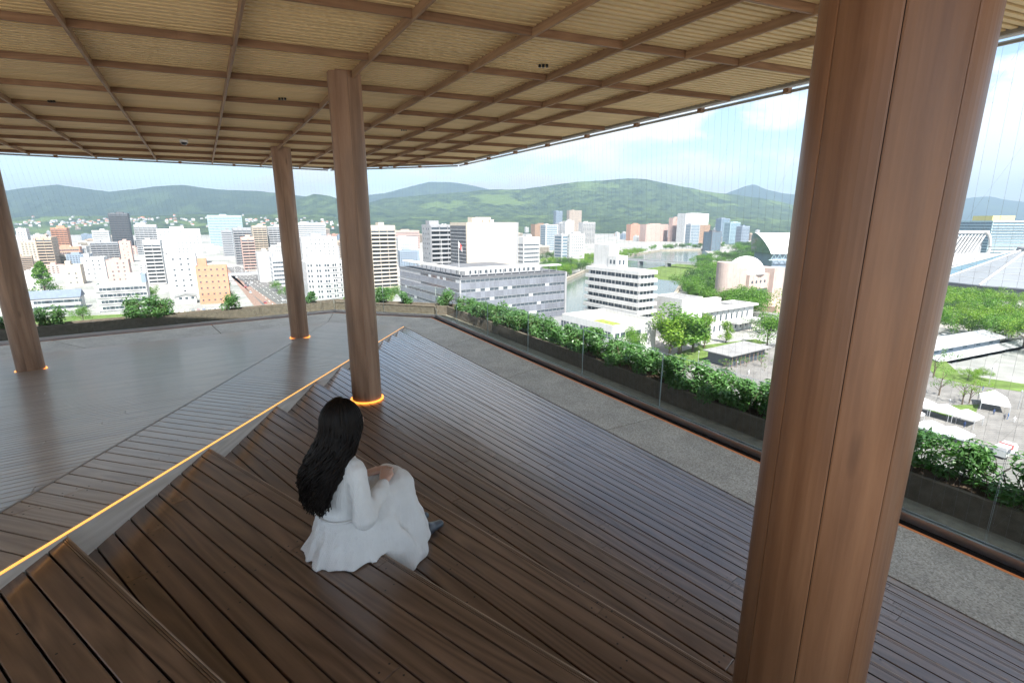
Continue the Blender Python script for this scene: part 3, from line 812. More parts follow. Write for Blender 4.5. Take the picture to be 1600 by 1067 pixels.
def roof_plant(root, w, d, h, seed, mat=None):
    r = random.Random(seed)
    mb = MB(); a = r.uniform(.2, .5) * w; b = r.uniform(.2, .5) * d; x = r.uniform(.1, .45) * w; y = r.uniform(.2, .45) * d; mb.box(x, x + a, y, y + b, h, h + r.uniform(2.2, 4.2)); mb.build('roof_house', mat or M['plant'], root)
    if r.random() < .7:
        mb = MB()
        for _ in range(4):
            x, y = r.uniform(.08, .8) * w, r.uniform(.1, .8) * d; mb.box(x, x + 1.2, y, y + 1.2, h, h + 1.3)
        mb.build('roof_unit', M['plant'], root)

def generic(name, label, xl, yt, xr, Y, depth, style, col, seed=0, az=59.0, group=None, roofm=None, side=None, plantmat=None):
    P, w, h = place(xl, yt, xr, Y, az); root = root_at(name, P, az, label, 'building', group); d = depth; m = W[col]
    wall_box(root, w, d, h, m, roofm)
    vis = 'l' if xl > 356 else 'r'
    if style == 'balcony':
        balc(root, w, d, h, 'f', mat=m); win_rows(root, w, d, h, vis, 3.4, 1.3, 1.2, 3.1, 1.1, seed=seed, skip=.2)
    elif style == 'sidebalcony':
        balc(root, w, d, h, vis, mat=m); win_rows(root, w, d, h, 'f', 3.4, 1.2, 1.2, 3.1, 1.1, seed=seed, skip=.45)
    elif style == 'grid':
        win_rows(root, w, d, h, 'f', 3.2, 1.8, 1.5, 3.3, 1.0, seed=seed); win_rows(root, w, d, h, vis, 3.4, 1.6, 1.4, 3.3, 1.0, seed=seed + 1, skip=.15)
    elif style == 'sparse':
        win_rows(root, w, d, h, 'f', 4.4, 1.3, 1.2, 3.4, 1.1, seed=seed, skip=.3); win_rows(root, w, d, h, vis, 5.0, 1.1, 1.1, 3.4, 1.1, seed=seed, skip=.5)
    elif style == 'band':
        bands(root, w, d, h, 'f'); bands(root, w, d, h, vis)
    elif style == 'glass':
        win_rows(root, w, d, h, 'f', 1.9, 1.7, 2.6, 3.4, .5, M['pane_blue'], seed=seed); win_rows(root, w, d, h, vis, 1.9, 1.7, 2.6, 3.4, .5, M['pane_blue'], seed=seed)
    if side: 
        mb = MB(); face_box(mb, vis, w, d, .02, d - .02, .1, h - .05, .07); mb.build('side_cladding', W[side], root)
    if style != 'noplant': roof_plant(root, w, d, h + .05, seed, plantmat or m)
    return root, P, w, d, h

NEAR = [
 ('tower_block', 'tan tower block with rows of balconies behind the school', 54, 372, 80, 560, 26, 'balcony', 'tan'),
 ('tower_block', 'tall white slab between the lone column and the tan tower', 24, 358, 40, 760, 16, 'grid', 'white'),
 ('tower_block', 'orange beige tower with a stepped top behind the tan tower', 78, 357, 104, 860, 18, 'balcony', 'orange'),
 ('apartment_block', 'low salmon brick block in front of the orange tower', 88, 387, 124, 620, 14, 'band', 'salmon'),
 ('tower_block', 'tallest dark tower with white checkered balconies', 168, 334, 199, 900, 24, 'balcony', 'dark'),
 ('apartment_block', 'white stepped block beside the dark checkered tower', 143, 361, 169, 1000, 22, 'band', 'white'),
 ('apartment_block', 'wide grey block with dark balcony rows below the checkered tower', 140, 380, 184, 700, 16, 'balcony', 'grey'),
 ('apartment_block', 'small pink beige block joined to the wide grey block', 185, 378, 203, 690, 14, 'sparse', 'pink'),
 ('office_block', 'plain white block with a lift house behind the school roof', 125, 404, 162, 470, 20, 'sparse', 'white'),
 ('office_block', 'rose coloured low block behind the white school', 165, 408, 200, 455, 14, 'sparse', 'pink'),
 ('office_block', 'cream low house block beside the conical tree', 96, 416, 125, 430, 14, 'sparse', 'cream'),
 ('office_block', 'small white block with a red awning beside the conical tree', 38, 425, 58, 400, 14, 'sparse', 'white'),
 ('tower_block', 'narrow white tower with curved rows of balconies', 222, 377, 250, 430, 16, 'balcony', 'white'),
 ('hotel_block', 'broad white block with dotted windows above the white office', 244, 359, 312, 640, 22, 'sparse', 'white'),
 ('office_block', 'plain white block beside the orange brick block', 256, 400, 305, 345, 26, 'sparse', 'white'),
 ('apartment_block', 'white block with dark gallery rows behind the narrow tower', 208, 352, 244, 850, 18, 'balcony', 'lightgrey'),
 ('office_tower', 'wide pale teal office tower before the hillside houses', 323, 337, 377, 1150, 30, 'band', 'teal'),
 ('tower_block', 'slim grey tower with striped floors near the avenue', 345, 361, 362, 820, 20, 'band', 'grey'),
 ('tower_block', 'grey tower with brown upper front beside the avenue', 363, 357, 392, 640, 24, 'balcony', 'grey'),
 ('tower_block', 'beige tower with a stair turret beside the avenue', 394, 354, 416, 700, 26, 'balcony', 'beige'),
 ('tower_block', 'rose brick tower with close balcony rows lining the avenue', 376, 372, 397, 560, 16, 'balcony', 'pink'),
 ('office_block', 'blank white fronted block at the avenue corner', 402, 396, 422, 450, 24, 'blank', 'white'),
 ('apartment_block', 'white gridded apartment block next to the joint column', 418, 355, 446, 720, 24, 'balcony', 'lightgrey'),
 ('apartment_block', 'grey blue striped block between the two columns', 462, 349, 508, 950, 24, 'band', 'lightgrey'),
 ('office_block', 'white stepped office with a brown roof box between the columns', 471, 372, 526, 520, 24, 'sparse', 'white'),
 ('office_block', 'slim white block beside the bulging white office', 424, 404, 446, 420, 20, 'band', 'lightgrey'),
 ('office_block', 'grey street front block behind the bulging white office', 500, 386, 530, 640, 20, 'grid', 'grey'),
 ('tower_block', 'cream apartment tower with wide balcony rows beside the ring lit column', 578, 354, 617, 400, 20, 'balcony', 'cream'),
 ('office_block', 'white block with dark glass corner behind the cream tower', 622, 372, 652, 640, 18, 'grid', 'white'),
 ('office_block', 'long low white block behind the cream tower', 615, 361, 655, 1050, 16, 'band', 'pink'),
 ('tower_block', 'grey apartment slab with railed galleries behind the cream windowless block', 672, 353, 712, 345, 16, 'balcony', 'grey'),
 ('office_block', 'grey and white office behind the riverside trees', 818, 372, 843, 430, 20, 'band', 'white'),
 ('office_block', 'brown block with a white neighbour across the river', 836, 351, 858, 1300, 20, 'sparse', 'brown'),
 ('office_block', 'white block with pale blue glass above the riverside trees', 853, 352, 872, 1000, 20, 'glass', 'white'),
 ('office_block', 'blue glazed low block behind the riverside trees', 878, 368, 890, 620, 16, 'glass', 'lightgrey'),
 ('office_block', 'white gridded block beside the blue glazed block', 891, 367, 914, 620, 18, 'grid', 'white'),
 ('tower_block', 'slim white tower with a red sign panel behind the gridded block', 884, 346, 897, 1250, 14, 'grid', 'white'),
 ('tower_block', 'pair of pale balcony towers above the river, western one', 874, 349, 886, 1400, 18, 'balcony', 'lightgrey'),
 ('tower_block', 'pale balcony tower above the river', 911, 348, 930, 1300, 18, 'balcony', 'white'),
 ('tower_block', 'dark blue tower standing on the wooded hill', 869, 330, 879, 2700, 24, 'band', 'blue'),
 ('tower_block', 'brown grey twin tower standing on the wooded hill', 890, 329, 909, 2700, 24, 'grid', 'tan'),
 ('hotel_block', 'wide rose red block on the far river bank', 1010, 351, 1044, 1500, 26, 'sparse', 'pink'),
 ('office_block', 'orange tan block west of the rose red block', 986, 351, 1002, 1600, 20, 'sparse', 'salmon'),
 ('hospital_tower', 'largest white tower with a roof cube before the mountains', 1072, 334, 1108, 1450, 30, 'sparse', 'white'),
 ('office_block', 'brown block at the foot of the largest white tower', 1092, 352, 1110, 1250, 20, 'sparse', 'brown'),
 ('office_block', 'blue glass block at the foot of the largest white tower', 1080, 351, 1094, 1200, 16, 'glass', 'lightgrey'),
 ('office_tower', 'dark blue glass tower east of the largest white tower', 1128, 342, 1141, 1500, 20, 'glass', 'blue'),
 ('office_block', 'pale blue block beside the dark blue glass tower', 1142, 348, 1157, 1300, 20, 'glass', 'teal'),
 ('office_block', 'grey blue block near the white barrel roof', 1160, 354, 1172, 1250, 16, 'band', 'blue'),
 ('office_block', 'cream slim tower west of the largest white tower', 1052, 341, 1064, 1500, 16, 'sparse', 'pink'),
 ('office_block', 'dark grey glass block on the east river bank', 1113, 363, 1128, 980, 20, 'glass', 'dark'),
]
for k, s in enumerate(NEAR):
    generic(*s, seed=k * 7 + 1)

# salient blocks built one by one
def orange_block():
    root, P, w, d, h = generic('apartment_block', 'orange brick block with a lift house beside the avenue', 305, 419, 354, 322, 13, 'noplant', 'orange', az=62.0)
    mb = MB(); mb.box(1.5, 6.5, 2, 7, h, h + 6); mb.build('lift_house', W['orange'], root)
    for k in range(6):
        for j in range(5):
            mb = MB(); face_box(mb, 'f', w, d, 1.4 + j * w * .19, 2.5 + j * w * .19, 2.2 + k * 4.0, 3.2 + k * 4.0, .05); mb.build('window', M['pane'], root)
        mb = MB(); face_box(mb, 'f', w, d, .5, w - .5, 1.4 + k * 4.0, 1.6 + k * 4.0, .08); mb.build('sill_band', W['salmon'], root)
orange_block()
def school():
    P, w, h = place(147, 448, 228, 292, 59); root = root_at('school_building', P, 59, 'white three storey school block with a pale green roof', 'school'); d = 14
    wall_box(root, w, d, h, W['white'], M['roof_green'])
    for k in range(4):
        z = 1.4 + k * (h - .5) / 4
        for j in range(5):
            for q in range(3):
                mb = MB(); s = 2.0 + j * (w - 3) / 5 + q * 1.75; face_box(mb, 'f', w, d, s, s + 1.6, z, z + 1.8, .05); mb.build('window', M['pane'], root)
        mb = MB(); face_box(mb, 'f', w, d, .2, w - .2, z - .55, z - .2, .5); mb.build('ledge', W['white'], root)
    mb = MB(); mb.box(w * .62, w * .9, 4, 12, h, h + 6.5); mb.build('stair_house', W['white'], root)
    mb = MB(); mb.box(w * .9, w, 4, 12, h, h + 6.0); mb.build('water_tank', W['blue'], root)
    P, w, h = place(44, 468, 124, 292, 59); root = root_at('school_building', P, 59, 'low white school wing under a blue grey pitched roof', 'school'); d = 13
    mb = MB(); mb.box(0, w, 0, d, 0, h); mb.build('wall', W['white'], root)
    mb = MB(); mb.add([(-.6, -.6, h), (w + .6, -.6, h), (w + .6, d + .6, h), (-.6, d + .6, h), (-.6, d * .5, h + 4.2), (w + .6, d * .5, h + 4.2)], [(0, 1, 5, 4), (2, 3, 4, 5), (0, 4, 3), (1, 2, 5), (0, 3, 2, 1)]); mb.build('roof', M['roof_blue'], root)
    for k in range(2):
        for j in range(4):
            for q in range(4):
                mb = MB(); s = 2 + j * (w - 3) / 4 + q * 1.8; face_box(mb, 'f', w, d, s, s + 1.65, 1.2 + k * 3.6, 3.0 + k * 3.6, .05); mb.build('window', M['pane'], root)
    P, w, h = place(-30, 490, 50, 262, 59); root = root_at('school_building', P, 59, 'small white annexe with a flat green roof before the school', 'school'); wall_box(root, w, 10, h, W['white'], M['roof_green']); win_rows(root, w, 10, h, 'f', 3, 1.8, 1.5)
    P, w, h = place(272, 462, 306, 322, 59); root = root_at('house', P, 59, 'small white house with a gabled front below the orange block', 'house'); d = 12
    mb = MB(); mb.add([(0, 0, 0), (w, 0, 0), (w, 0, h * .8), (w / 2, 0, h), (0, 0, h * .8), (0, d, 0), (w, d, 0), (w, d, h * .8), (w / 2, d, h), (0, d, h * .8)], [(0, 1, 2, 3, 4), (6, 5, 9, 8, 7), (0, 4, 9, 5), (1, 6, 7, 2), (0, 5, 6, 1), (3, 2, 7, 8), (4, 3, 8, 9)]); mb.build('wall', W['white'], root)
    mb = MB(); mb.add([(-.3, -.4, h * .8 - .1), (w / 2, -.4, h + .05), (w + .3, -.4, h * .8 - .1), (-.3, d, h * .8 - .1), (w / 2, d, h + .05), (w + .3, d, h * .8 - .1), (-.3, -.4, h * .8 + .1), (w / 2, -.4, h + .3), (w + .3, -.4, h * .8 + .1), (-.3, d, h * .8 + .1), (w / 2, d, h + .3), (w + .3, d, h * .8 + .1)],
        [(6, 7, 10, 9), (7, 8, 11, 10), (0, 3, 4, 1), (1, 4, 5, 2), (0, 1, 7, 6), (1, 2, 8, 7)]); mb.build('roof', M['roof_grey'], root)
    for j in range(3):
        mb = MB(); face_box(mb, 'f', w, d, 2.5 + j * 3.4, 4.2 + j * 3.4, 3, 4.6, .05); mb.build('window', M['pane'], root)
school()
def bulging_office():
    P, w, h = place(478, 410, 537, 340, 59); root = root_at('office_block', P, 59, 'bulging white office with seven rows of small windows', 'building')
    n = 14; arc = [(w * t / n, -4.5 * math.sin(math.pi * t / n)) for t in range(n + 1)]; poly = [(x, y) for x, y in arc] + [(w, 22), (0, 22)]
    mb = MB(); mb.prism(poly, 0, h); mb.build('wall', W['white'], root)
    nf = 7
    for k in range(nf):
        z = 1.5 + k * (h - 1) / nf
        mb = MB(); mb.prism([(x, y - .35) for x, y in arc] + [(w, .2), (0, .2)], z - .75, z - .45); mb.build('floor_band', W['lightgrey'], root)
        for t in range(n):
            if t % 3 == 2: continue
            (x0, y0), (x1, y1) = arc[t], arc[t + 1]
            mb = MB(); mb.add([(x0 + .2, y0 - .05, z), (x1 - .2, y1 - .05, z), (x1 - .2, y1 - .05, z + 1.7), (x0 + .2, y0 - .05, z + 1.7), (x0 + .2, y0 + .3, z), (x1 - .2, y1 + .3, z), (x1 - .2, y1 + .3, z + 1.7), (x0 + .2, y0 + .3, z + 1.7)], [(0, 1, 2, 3), (0, 4, 5, 1), (3, 2, 6, 7), (0, 3, 7, 4), (1, 5, 6, 2)]); mb.build('window', M['pane'], root)
    mb = MB(); mb.box(3, 12, 8, 18, h, h + 5); mb.build('roof_house', W['white'], root)
    mb = MB(); mb.box(12, w - 2, 10, 20, h, h + 2.5); mb.build('roof_unit', M['plant'], root)
bulging_office()
def brown_box():
    P, w, h = place(487, 368, 500, 515, 59)
    pass
def cream_block():
    P, w, h = place(729, 350, 810, 292, 59); d = depth_to(P, 703); root = root_at('windowless_block', P, 59, 'large cream windowless block with one dark louvred side', 'building')
    wall_box(root, w, d, h, W['cream'], M['roof_white'])
    for t in (.30, .52, .73):
        mb = MB(); face_box(mb, 'f', w, d, w * t - .12, w * t + .12, .2, h + .5, .06); mb.build('joint_strip', W['beige'], root)
    mb = MB(); face_box(mb, 'f', w, d, w - 1.6, w - .2, .2, h + .9, .12); mb.build('edge_strip', W['grey'], root)
    mb = MB(); face_box(mb, 'l', w, d, 1.2, d - .4, .5, h - 1.0, .06); mb.build('side_panel', W['dark'], root)
    for k in range(24):
        z = 1.5 + k * (h - 3) / 24; mb = MB(); face_box(mb, 'l', w, d, 1.3, d - .5, z, z + .45, .22); mb.build('louvre', W['grey'], root)
    roof_plant(root, w * .8, d, h + .3, 5, W['cream'])
    for x, y, z, a in ((6, 5, 3.4, 3.0), (14, 6, 2.2, 2.0), (20, 8, 2.6, 2.5)):
        mb = MB(); mb.box(x, x + a, y, y + a, h, h + z); mb.build('roof_unit', W['cream'], root)
    for s in (.14, .32, .52, .66, .92):
        mb = MB(); face_box(mb, 'f', w, d, w * s, w * s + .8, 12.0 if s < .6 else 7.0, 13.2 if s < .6 else 10, .08); mb.build('vent', W['grey'], root)
cream_block()
M['panel_lilac'] = plain('lilac_spandrel', (.172, .185, .215), .45, .4, .1, .5, objvar=.22, rnd=5)
def chamber():
    P, w, h = place(718, 437, 884, 205, 57.0); d = depth_to(P, 624, 57.0); root = root_at('office_building', P, 57.0, 'broad lilac grey office block with ribbon windows and a roof canopy', 'building')
    mb = MB(); mb.box(0, w, 0, d, 0, h); mb.add([(0, 0, h + .02), (w, 0, h + .02), (w, d, h + .02), (0, d, h + .02)], [(0, 1, 2, 3)], 1); mb.build('wall', [W['grey'], M['roof_grey']], root)
    pan = {}
    def panel(face, s, z, ww, hh, mat, nm, out=.08):
        key = (face, round(ww, 3), round(hh, 3), mat.name, nm)
        if key not in pan:
            m_ = MB()
            if face == 'f': m_.box(0, ww, -out, 0, 0, hh)
            else: m_.box(-out, 0, 0, ww, 0, hh)
            pan[key] = m_.mesh(nm, mat)
        return obj(nm, pan[key], root, Matrix.Translation((s, 0, z) if face == 'f' else (0, s, z)))
    nf = 7; fh = (h - .6) / nf
    for face, L, np_ in (('f', w, 24), ('l', d, 22)):
        pw = (L - 1.2) / np_
        for k in range(nf):
            z = .5 + k * fh
            r = random.Random(k + (9 if face == 'l' else 0))
            for j in range(np_):
                s = .6 + j * pw
                if k >= 2:
                    panel(face, s + .03, z, pw - .06, fh * .64, M['panel_lilac'], 'spandrel_panel')
                    if not (face == 'l' and k in (5, 6) and j > 12):
                        panel(face, s + .08, z + fh * .67, pw - .16, fh * .28, M['pane'] if r.random() < .86 else W['lightgrey'], 'window', .05)
            m_ = MB(); face_box(m_, face, w, d, .3, L - .3, z + fh * .640, z + fh * .655, .12); m_.build('sill_band', W['lightgrey'], root)
            m_ = MB(); face_box(m_, face, w, d, .3, L - .3, z + fh * .965, z + fh * .98, .12); m_.build('sill_band', W['lightgrey'], root)
    m_ = MB(); m_.box(w - .6, w + .4, -.5, .2, 0, h + .4); m_.build('corner_fin', W['grey'], root)
    # roof terrace canopy
    cz = h + 3.4
    m_ = MB()
    m_.box(1, w - 2, 1.0, 5.0, cz, cz + .5); m_.box(1, 5.5, 5.0, d - 2, cz, cz + .5)
    m_.build('roof_canopy', W['white'], root)
    m_ = MB(); m_.box(-.15, w + .15, -.15, d + .15, h + .03, h + .6); m_.build('cornice', W['dark'], root)
    for j in range(13):
        m_ = MB(); s = 2 + j * (w - 6) / 12; m_.box(s - .12, s + .12, 2.2, 2.45, h + .6, cz); m_.build('canopy_post', W['grey'], root)
    for j in range(1, 12):
        m_ = MB(); s = 2 + j * (d - 6) / 12; m_.box(2.2, 2.45, s - .12, s + .12, h + .6, cz); m_.build('canopy_post', W['grey'], root)
    m_ = MB(); m_.box(8, w - 8, 10, 20, h + .1, h + 3.0); m_.build('roof_house', W['lightgrey'], root)
    for j in range(14):
        m_ = MB(); s = 10 + j * (w - 20) / 14; m_.box(s, s + 1.0, 9.94, 10, h + 1.0, h + 2.6); m_.build('window', M['pane'], root)
    m_ = MB(); m_.box(1.2, 4.2, 1.2, 4.8, cz + .5, cz + .55); m_.build('glass_roof_strip', M['pane_blue'], root)
    for q, (x, y, hh) in enumerate(((7, 14, 15), (3.5, 24, 15))):
        f = empty('flagpole'); f.matrix_world = root.matrix_world @ Matrix.Translation((x, y, h + .4)); tag(f, ('slim white flagpole flying a red and white flag' if q == 0 else 'bare slim white flagpole') + ' on the lilac grey block', 'flagpole')
        m_ = MB(); m_.tube([(0, 0, 0), (0, 0, hh)], [.13, .08], 6); m_.build('pole', W['white'], f)
        if q == 0:
            m_ = MB(); v = []; fs = []
            for a in range(7):
                for b in range(4): v.append((.1 + a * .3, .18 * math.sin(a * 1.3 + b * .3), hh - .3 - b * .75 - a * .42)); 
            for a in range(6):
                for b in range(3): fs.append((a * 4 + b, a * 4 + b + 1, a * 4 + b + 5, a * 4 + b + 4))
            m_.add(v, fs); m_.m = [1 if 2 <= (i // 3) <= 4 else 0 for i in range(len(fs))]; m_.build('flag', [W['white'], plain('flag_red', (.6, .05, .05), .8)], f)
chamber()
def white_tower():
    P, w, h = place(1000, 424, 1023, 212, 57.0); d = depth_to(P, 920, 57.0); root = root_at('office_tower', P, 57.0, 'white riverside office with jutting floor bands and a roof tower', 'building')
    m_ = MB(); m_.box(0, w, 0, d, 0, h - .3); m_.build('wall', W['white'], root)
    nf = 7; fh = (h - 8.0) / nf * 1.0
    for k in range(nf + 1):
        z = h - k * fh; ww = .9 + (.12 * k if k < 6 else .3)
        m_ = MB(); m_.box(-ww, w + ww, -ww, d + ww, z - fh * .48, z); m_.build('floor_band', W['white'], root)
    for k in range(nf):
        z = h - (k + 1) * fh + .05
        r = random.Random(k); s = 1.0
        while s < d - 1.2:
            L = r.choice((1.6, 3.2, 4.6)); L = min(L, d - .8 - s)
            m_ = MB(); face_box(m_, 'l', w, d, s, s + L, z, z + fh * .5, .05); o = m_.build('window', M['pane'], root)
            n = max(1, int(L / 1.6))
            for j in range(1, n): m2 = MB(); face_box(m2, 'l', w, d, s + j * L / n - .06, s + j * L / n + .06, z, z + fh * .5, .1); m2.build('mullion', W['white'], o)
            s += L + .7
        s = .8
        while s < w - 1:
            m_ = MB(); face_box(m_, 'f', w, d, s, s + 1.7, z, z + fh * .5, .05); m_.build('window', M['pane'], root); s += 2.2
    t0, t1 = d * .62, d * .93
    m_ = MB(); m_.box(1.0, w - 2, t0, t1, h, h + 10.5); m_.build('roof_tower', W['white'], root)
    m_ = MB(); m_.box(.6, w - 1.6, t0 - 5.5, t0 - .01, h, h + 5.6); m_.build('roof_house', W['white'], root)
    for q in range(2):
        m_ = MB(); face_box(m_, 'l', w, d, t0 - 4.6 + q * 2.2, t0 - 3.4 + q * 2.2, h + 2, h + 3.8, -.55, .75); m_.build('window', M['pane'], root)
        m_ = MB(); m_.box(2 + q * 2.4, 3.2 + q * 2.4, t0 - 5.56, t0 - 5.4, h + 1.6, h + 3.8); m_.build('window', M['pane'], root)
    # podium
    P2, w2, h2 = place(958, 514, 1026, 186, 57.0); d2 = depth_to(P2, 878, 57.0); r2 = root_at('podium_building', P2, 57.0, 'low white podium with a planted roof below the riverside tower', 'building')
    wall_box(r2, w2, d2, h2, W['white'], plain('podium_roof', (.30, .29, .25), .9, .2, .2, .4), 1.3)
    m_ = MB(); m_.box(2.2, min(9, w2 - 2), 5, d2 * .5, h2 + .06, h2 + .35); o = m_.build('planted_bed', plain('roof_grass', (.20, .24, .06), .95, .1, .5, .6), r2); 
    s = 1.2
    while s < d2 - 3:
        m_ = MB(); face_box(m_, 'l', w2, d2, s, s + 5.2, h2 - 4.2, h2 - 1.6, .05); o = m_.build('window', M['pane'], r2)
        for j in range(1, 3): m2 = MB(); face_box(m2, 'l', w2, d2, s + j * 1.73 - .07, s + j * 1.73 + .07, h2 - 4.2, h2 - 1.6, .1); m2.build('mullion', W['white'], o)
        s += 6.4
    for j in range(5):
        for k in range(2):
            m_ = MB(); face_box(m_, 'f', w2, d2, 1.2 + j * 3.0, 3.6 + j * 3.0, h2 - 4.2 - k * 4.5, h2 - 2.0 - k * 4.5, .05); m_.build('window', M['pane'], r2)
white_tower()
def hall():
    P, w, h = place(1066, 470, 1098, 216, 57); d = depth_to(P, 1022, 57); root = root_at('assembly_hall', P, 57, 'tall white hall block with a dark flat roof panel', 'building')
    wall_box(root, w, d, h, W['white'], M['roof_grey'], .7)
    for k in range(3):
        m_ = MB(); face_box(m_, 'l', w, d, 3 + k * 7, 6 + k * 7, 2, h - 6, .05); m_.build('recess_panel', W['lightgrey'], root)
    for z in (4, 9, 14):
        m_ = MB(); face_box(m_, 'f', w, d, .02, w - .02, z, z + .12, .04); m_.build('joint_strip', W['lightgrey'], root)
    P2 = np.array([P[0], P[1], 0]) + np.append(azv(57) * (w + .02), 0); h2 = 12.0
    _, w2, _ = place(1100, 500, 1184, 216, 57); r2 = root_at('assembly_hall', P2, 57, 'long low white wing with a jutting flat roof beside the hall', 'building')
    wall_box(r2, w2, d * .75, h2, W['white'], M['roof_white'], 0)
    m_ = MB(); m_.box(.1, w2 + 1.5, -1.6, d * .75 + .5, h2 + .03, h2 + .9); m_.build('roof_slab', W['white'], r2)
    m_ = MB(); m_.box(2, w2 * .55, 6, d * .6, h2 + .9, h2 + 4.5); m_.build('roof_house', W['white'], r2)
    m_ = MB(); m_.box(w2 * .6, w2 * .95, 3, d * .5, h2 + .9, h2 + 1.6); m_.build('roof_unit', M['roof_grey'], r2)
    for j in range(9):
        s = 1.5 + j * (w2 - 3) / 9
        for k in range(2):
            m_ = MB(); face_box(m_, 'f', w2, d, s, s + 1.3, 1.6 + k * 5, 4.6 + k * 5, .05); m_.build('window', M['pane'], r2)
        m_ = MB(); face_box(m_, 'f', w2, d, s + 2.0, s + 2.4, 0, h2, .35); m_.build('pier', W['white'], r2)
    m_ = MB(); m_.box(w2 * .55, w2 + 2.0, -4.2, -.01, 4.6, 5.6); m_.build('entrance_canopy', W['white'], r2)
hall()
def pavilion():
    P, w, h = place(1142, 556, 1203, 174, 57); d = depth_to(P, 1101, 57); root = root_at('pavilion', P, 57, 'small cafe pavilion with a pale flat roof on dark walls', 'pavilion')
    m_ = MB(); m_.box(1.2, w - 1.2, 1.2, d - .8, 0, h - .35); m_.build('wall', W['dark'], root)
    m_ = MB(); m_.box(-.6, w + .8, -.6, d + .3, h - .34, h); m_.build('roof', M['roof_grey'], root)
    for j in range(8):
        m_ = MB(); s = 1.8 + j * (w - 3.6) / 8; m_.box(s, s + (w - 3.6) / 8 - .3, 1.12, 1.19, .3, h - .8); m_.build('window', M['pane'], root)
        m_ = MB(); m_.box(s - .2, s - .05, .2, .35, 0, h - .35); m_.build('post', W['brown'], root)
pavilion()
def planetarium():
    P, w, h = place(1152, 420, 1168, 300, 57); d = depth_to(P, 1130, 57); root = root_at('museum', P, 57, 'pink museum with a white planetarium dome and round windows', 'museum')
    pk = plain('pink_tile', (.36, .29, .262), .7, .3, .08, .4)
    m_ = MB(); m_.box(0, w, 0, d, 0, h); m_.build('wall', pk, root)
    m_ = MB(); cyl = [(-2 + 6 * math.cos(t * math.pi / 12), d - 4 + 6 * math.sin(t * math.pi / 12)) for t in range(24)]; m_.prism(cyl, 0, h + 3.8); m_.build('stair_drum', pk, root)
    m_ = MB(); m_.box(w + .01, w + 22, -2, 16, 0, h - 4.2); m_.build('dome_base', pk, root)
    for j in range(4):
        m_ = MB(); c = (w + 3.5 + j * 4.6, h - 9); m_.prism([(c[0] + 1.0 * math.cos(t * math.pi / 6), c[1] + 1.0 * math.sin(t * math.pi / 6)) for t in range(12)], -2.1 + 4.2, 2.0 + 2.2)
        m_.v = [(x, -2.0 - (z - 2.1) * .02, y) for x, y, z in m_.v]; m_.build('round_window', M['pane'], root)
    m_ = MB(); m_.box(w + 1, w + 21, -2.1, -1.99, h - 18, h - 13.5); m_.build('window', M['pane'], root)
    R_ = 11.4; cz = h - 4.3; vs = []; fs = []
    for j in range(9):
        a = j / 8 * math.pi / 2
        for t in range(28): vs.append((w + 11 + R_ * math.cos(a) * math.cos(t * math.pi / 14), 8 + R_ * math.cos(a) * math.sin(t * math.pi / 14), cz + R_ * .95 * math.sin(a)))
    fs = [(j * 28 + t, j * 28 + (t + 1) % 28, (j + 1) * 28 + (t + 1) % 28, (j + 1) * 28 + t) for j in range(8) for t in range(28)]
    m_ = MB(); m_.add(vs, fs); m_.build('dome', W['white'], root, None, True)
    m_ = MB(); m_.box(w + 22.02, w + 34, -5, 14, 0, h - 1.0); m_.build('side_block', pk, root)
    m_ = MB(); m_.box(w + 2, w + 33, -20, -5.1, 0, h - 22); m_.build('low_wing', plain('peach_tile', (.42, .30, .24), .7), root)
    for j in range(7):
        m_ = MB(); face_box(m_, 'l', w, d, 2 + j * 2.6, 3 + j * 2.6, h - 8, h - 7, .05); m_.build('window', M['pane'], root)
planetarium()
def barrel():
    P, w, h = place(1205, 397, 1330, 540, 96); root = root_at('arena', P, 96, 'white barrel roofed arena on a blue steel truss', 'arena')
    n = 16; L = 95.0
    prof = []
    for t in range(n + 1):
        a = math.pi * t / n; prof.append((60 * t / n, 0, h + 22 * math.sin(a) ** .8))
    m_ = MB(); vs = []; 
    for (y, _, z) in prof: vs += [(-9 * math.sin(math.pi * y / 60), y, z), (L, y, z)]
    m_.add(vs, [(2 * t, 2 * t + 1, 2 * t + 3, 2 * t + 2) for t in range(n)] + [tuple(range(0, 2 * n + 2, 2)), tuple(range(2 * n + 1, 0, -2)), (0, 2 * n, 2 * n + 1, 1)]); m_.m = [0] * n + [1, 1, 0]; m_.build('roof', [W['white'], M['pane_blue']], root, None, False)
    m_ = MB(); m_.box(3, L - 2, 3, 57, 0, h - .2); m_.build('wall', W['blue'], root)
    for j in range(16):
        s = j * L / 16
        m_ = MB(); m_.tube([(s, -.4, h - 6), (s + L / 32, -.4, h - .2), (s + L / 16, -.4, h - 6)], .35, 5); m_.build('truss_brace', W['teal'], root)
    m_ = MB(); m_.box(-2, L, -.9, -.1, h - 6.8, h - 6.0); m_.build('truss_chord', W['teal'], root)
barrel()
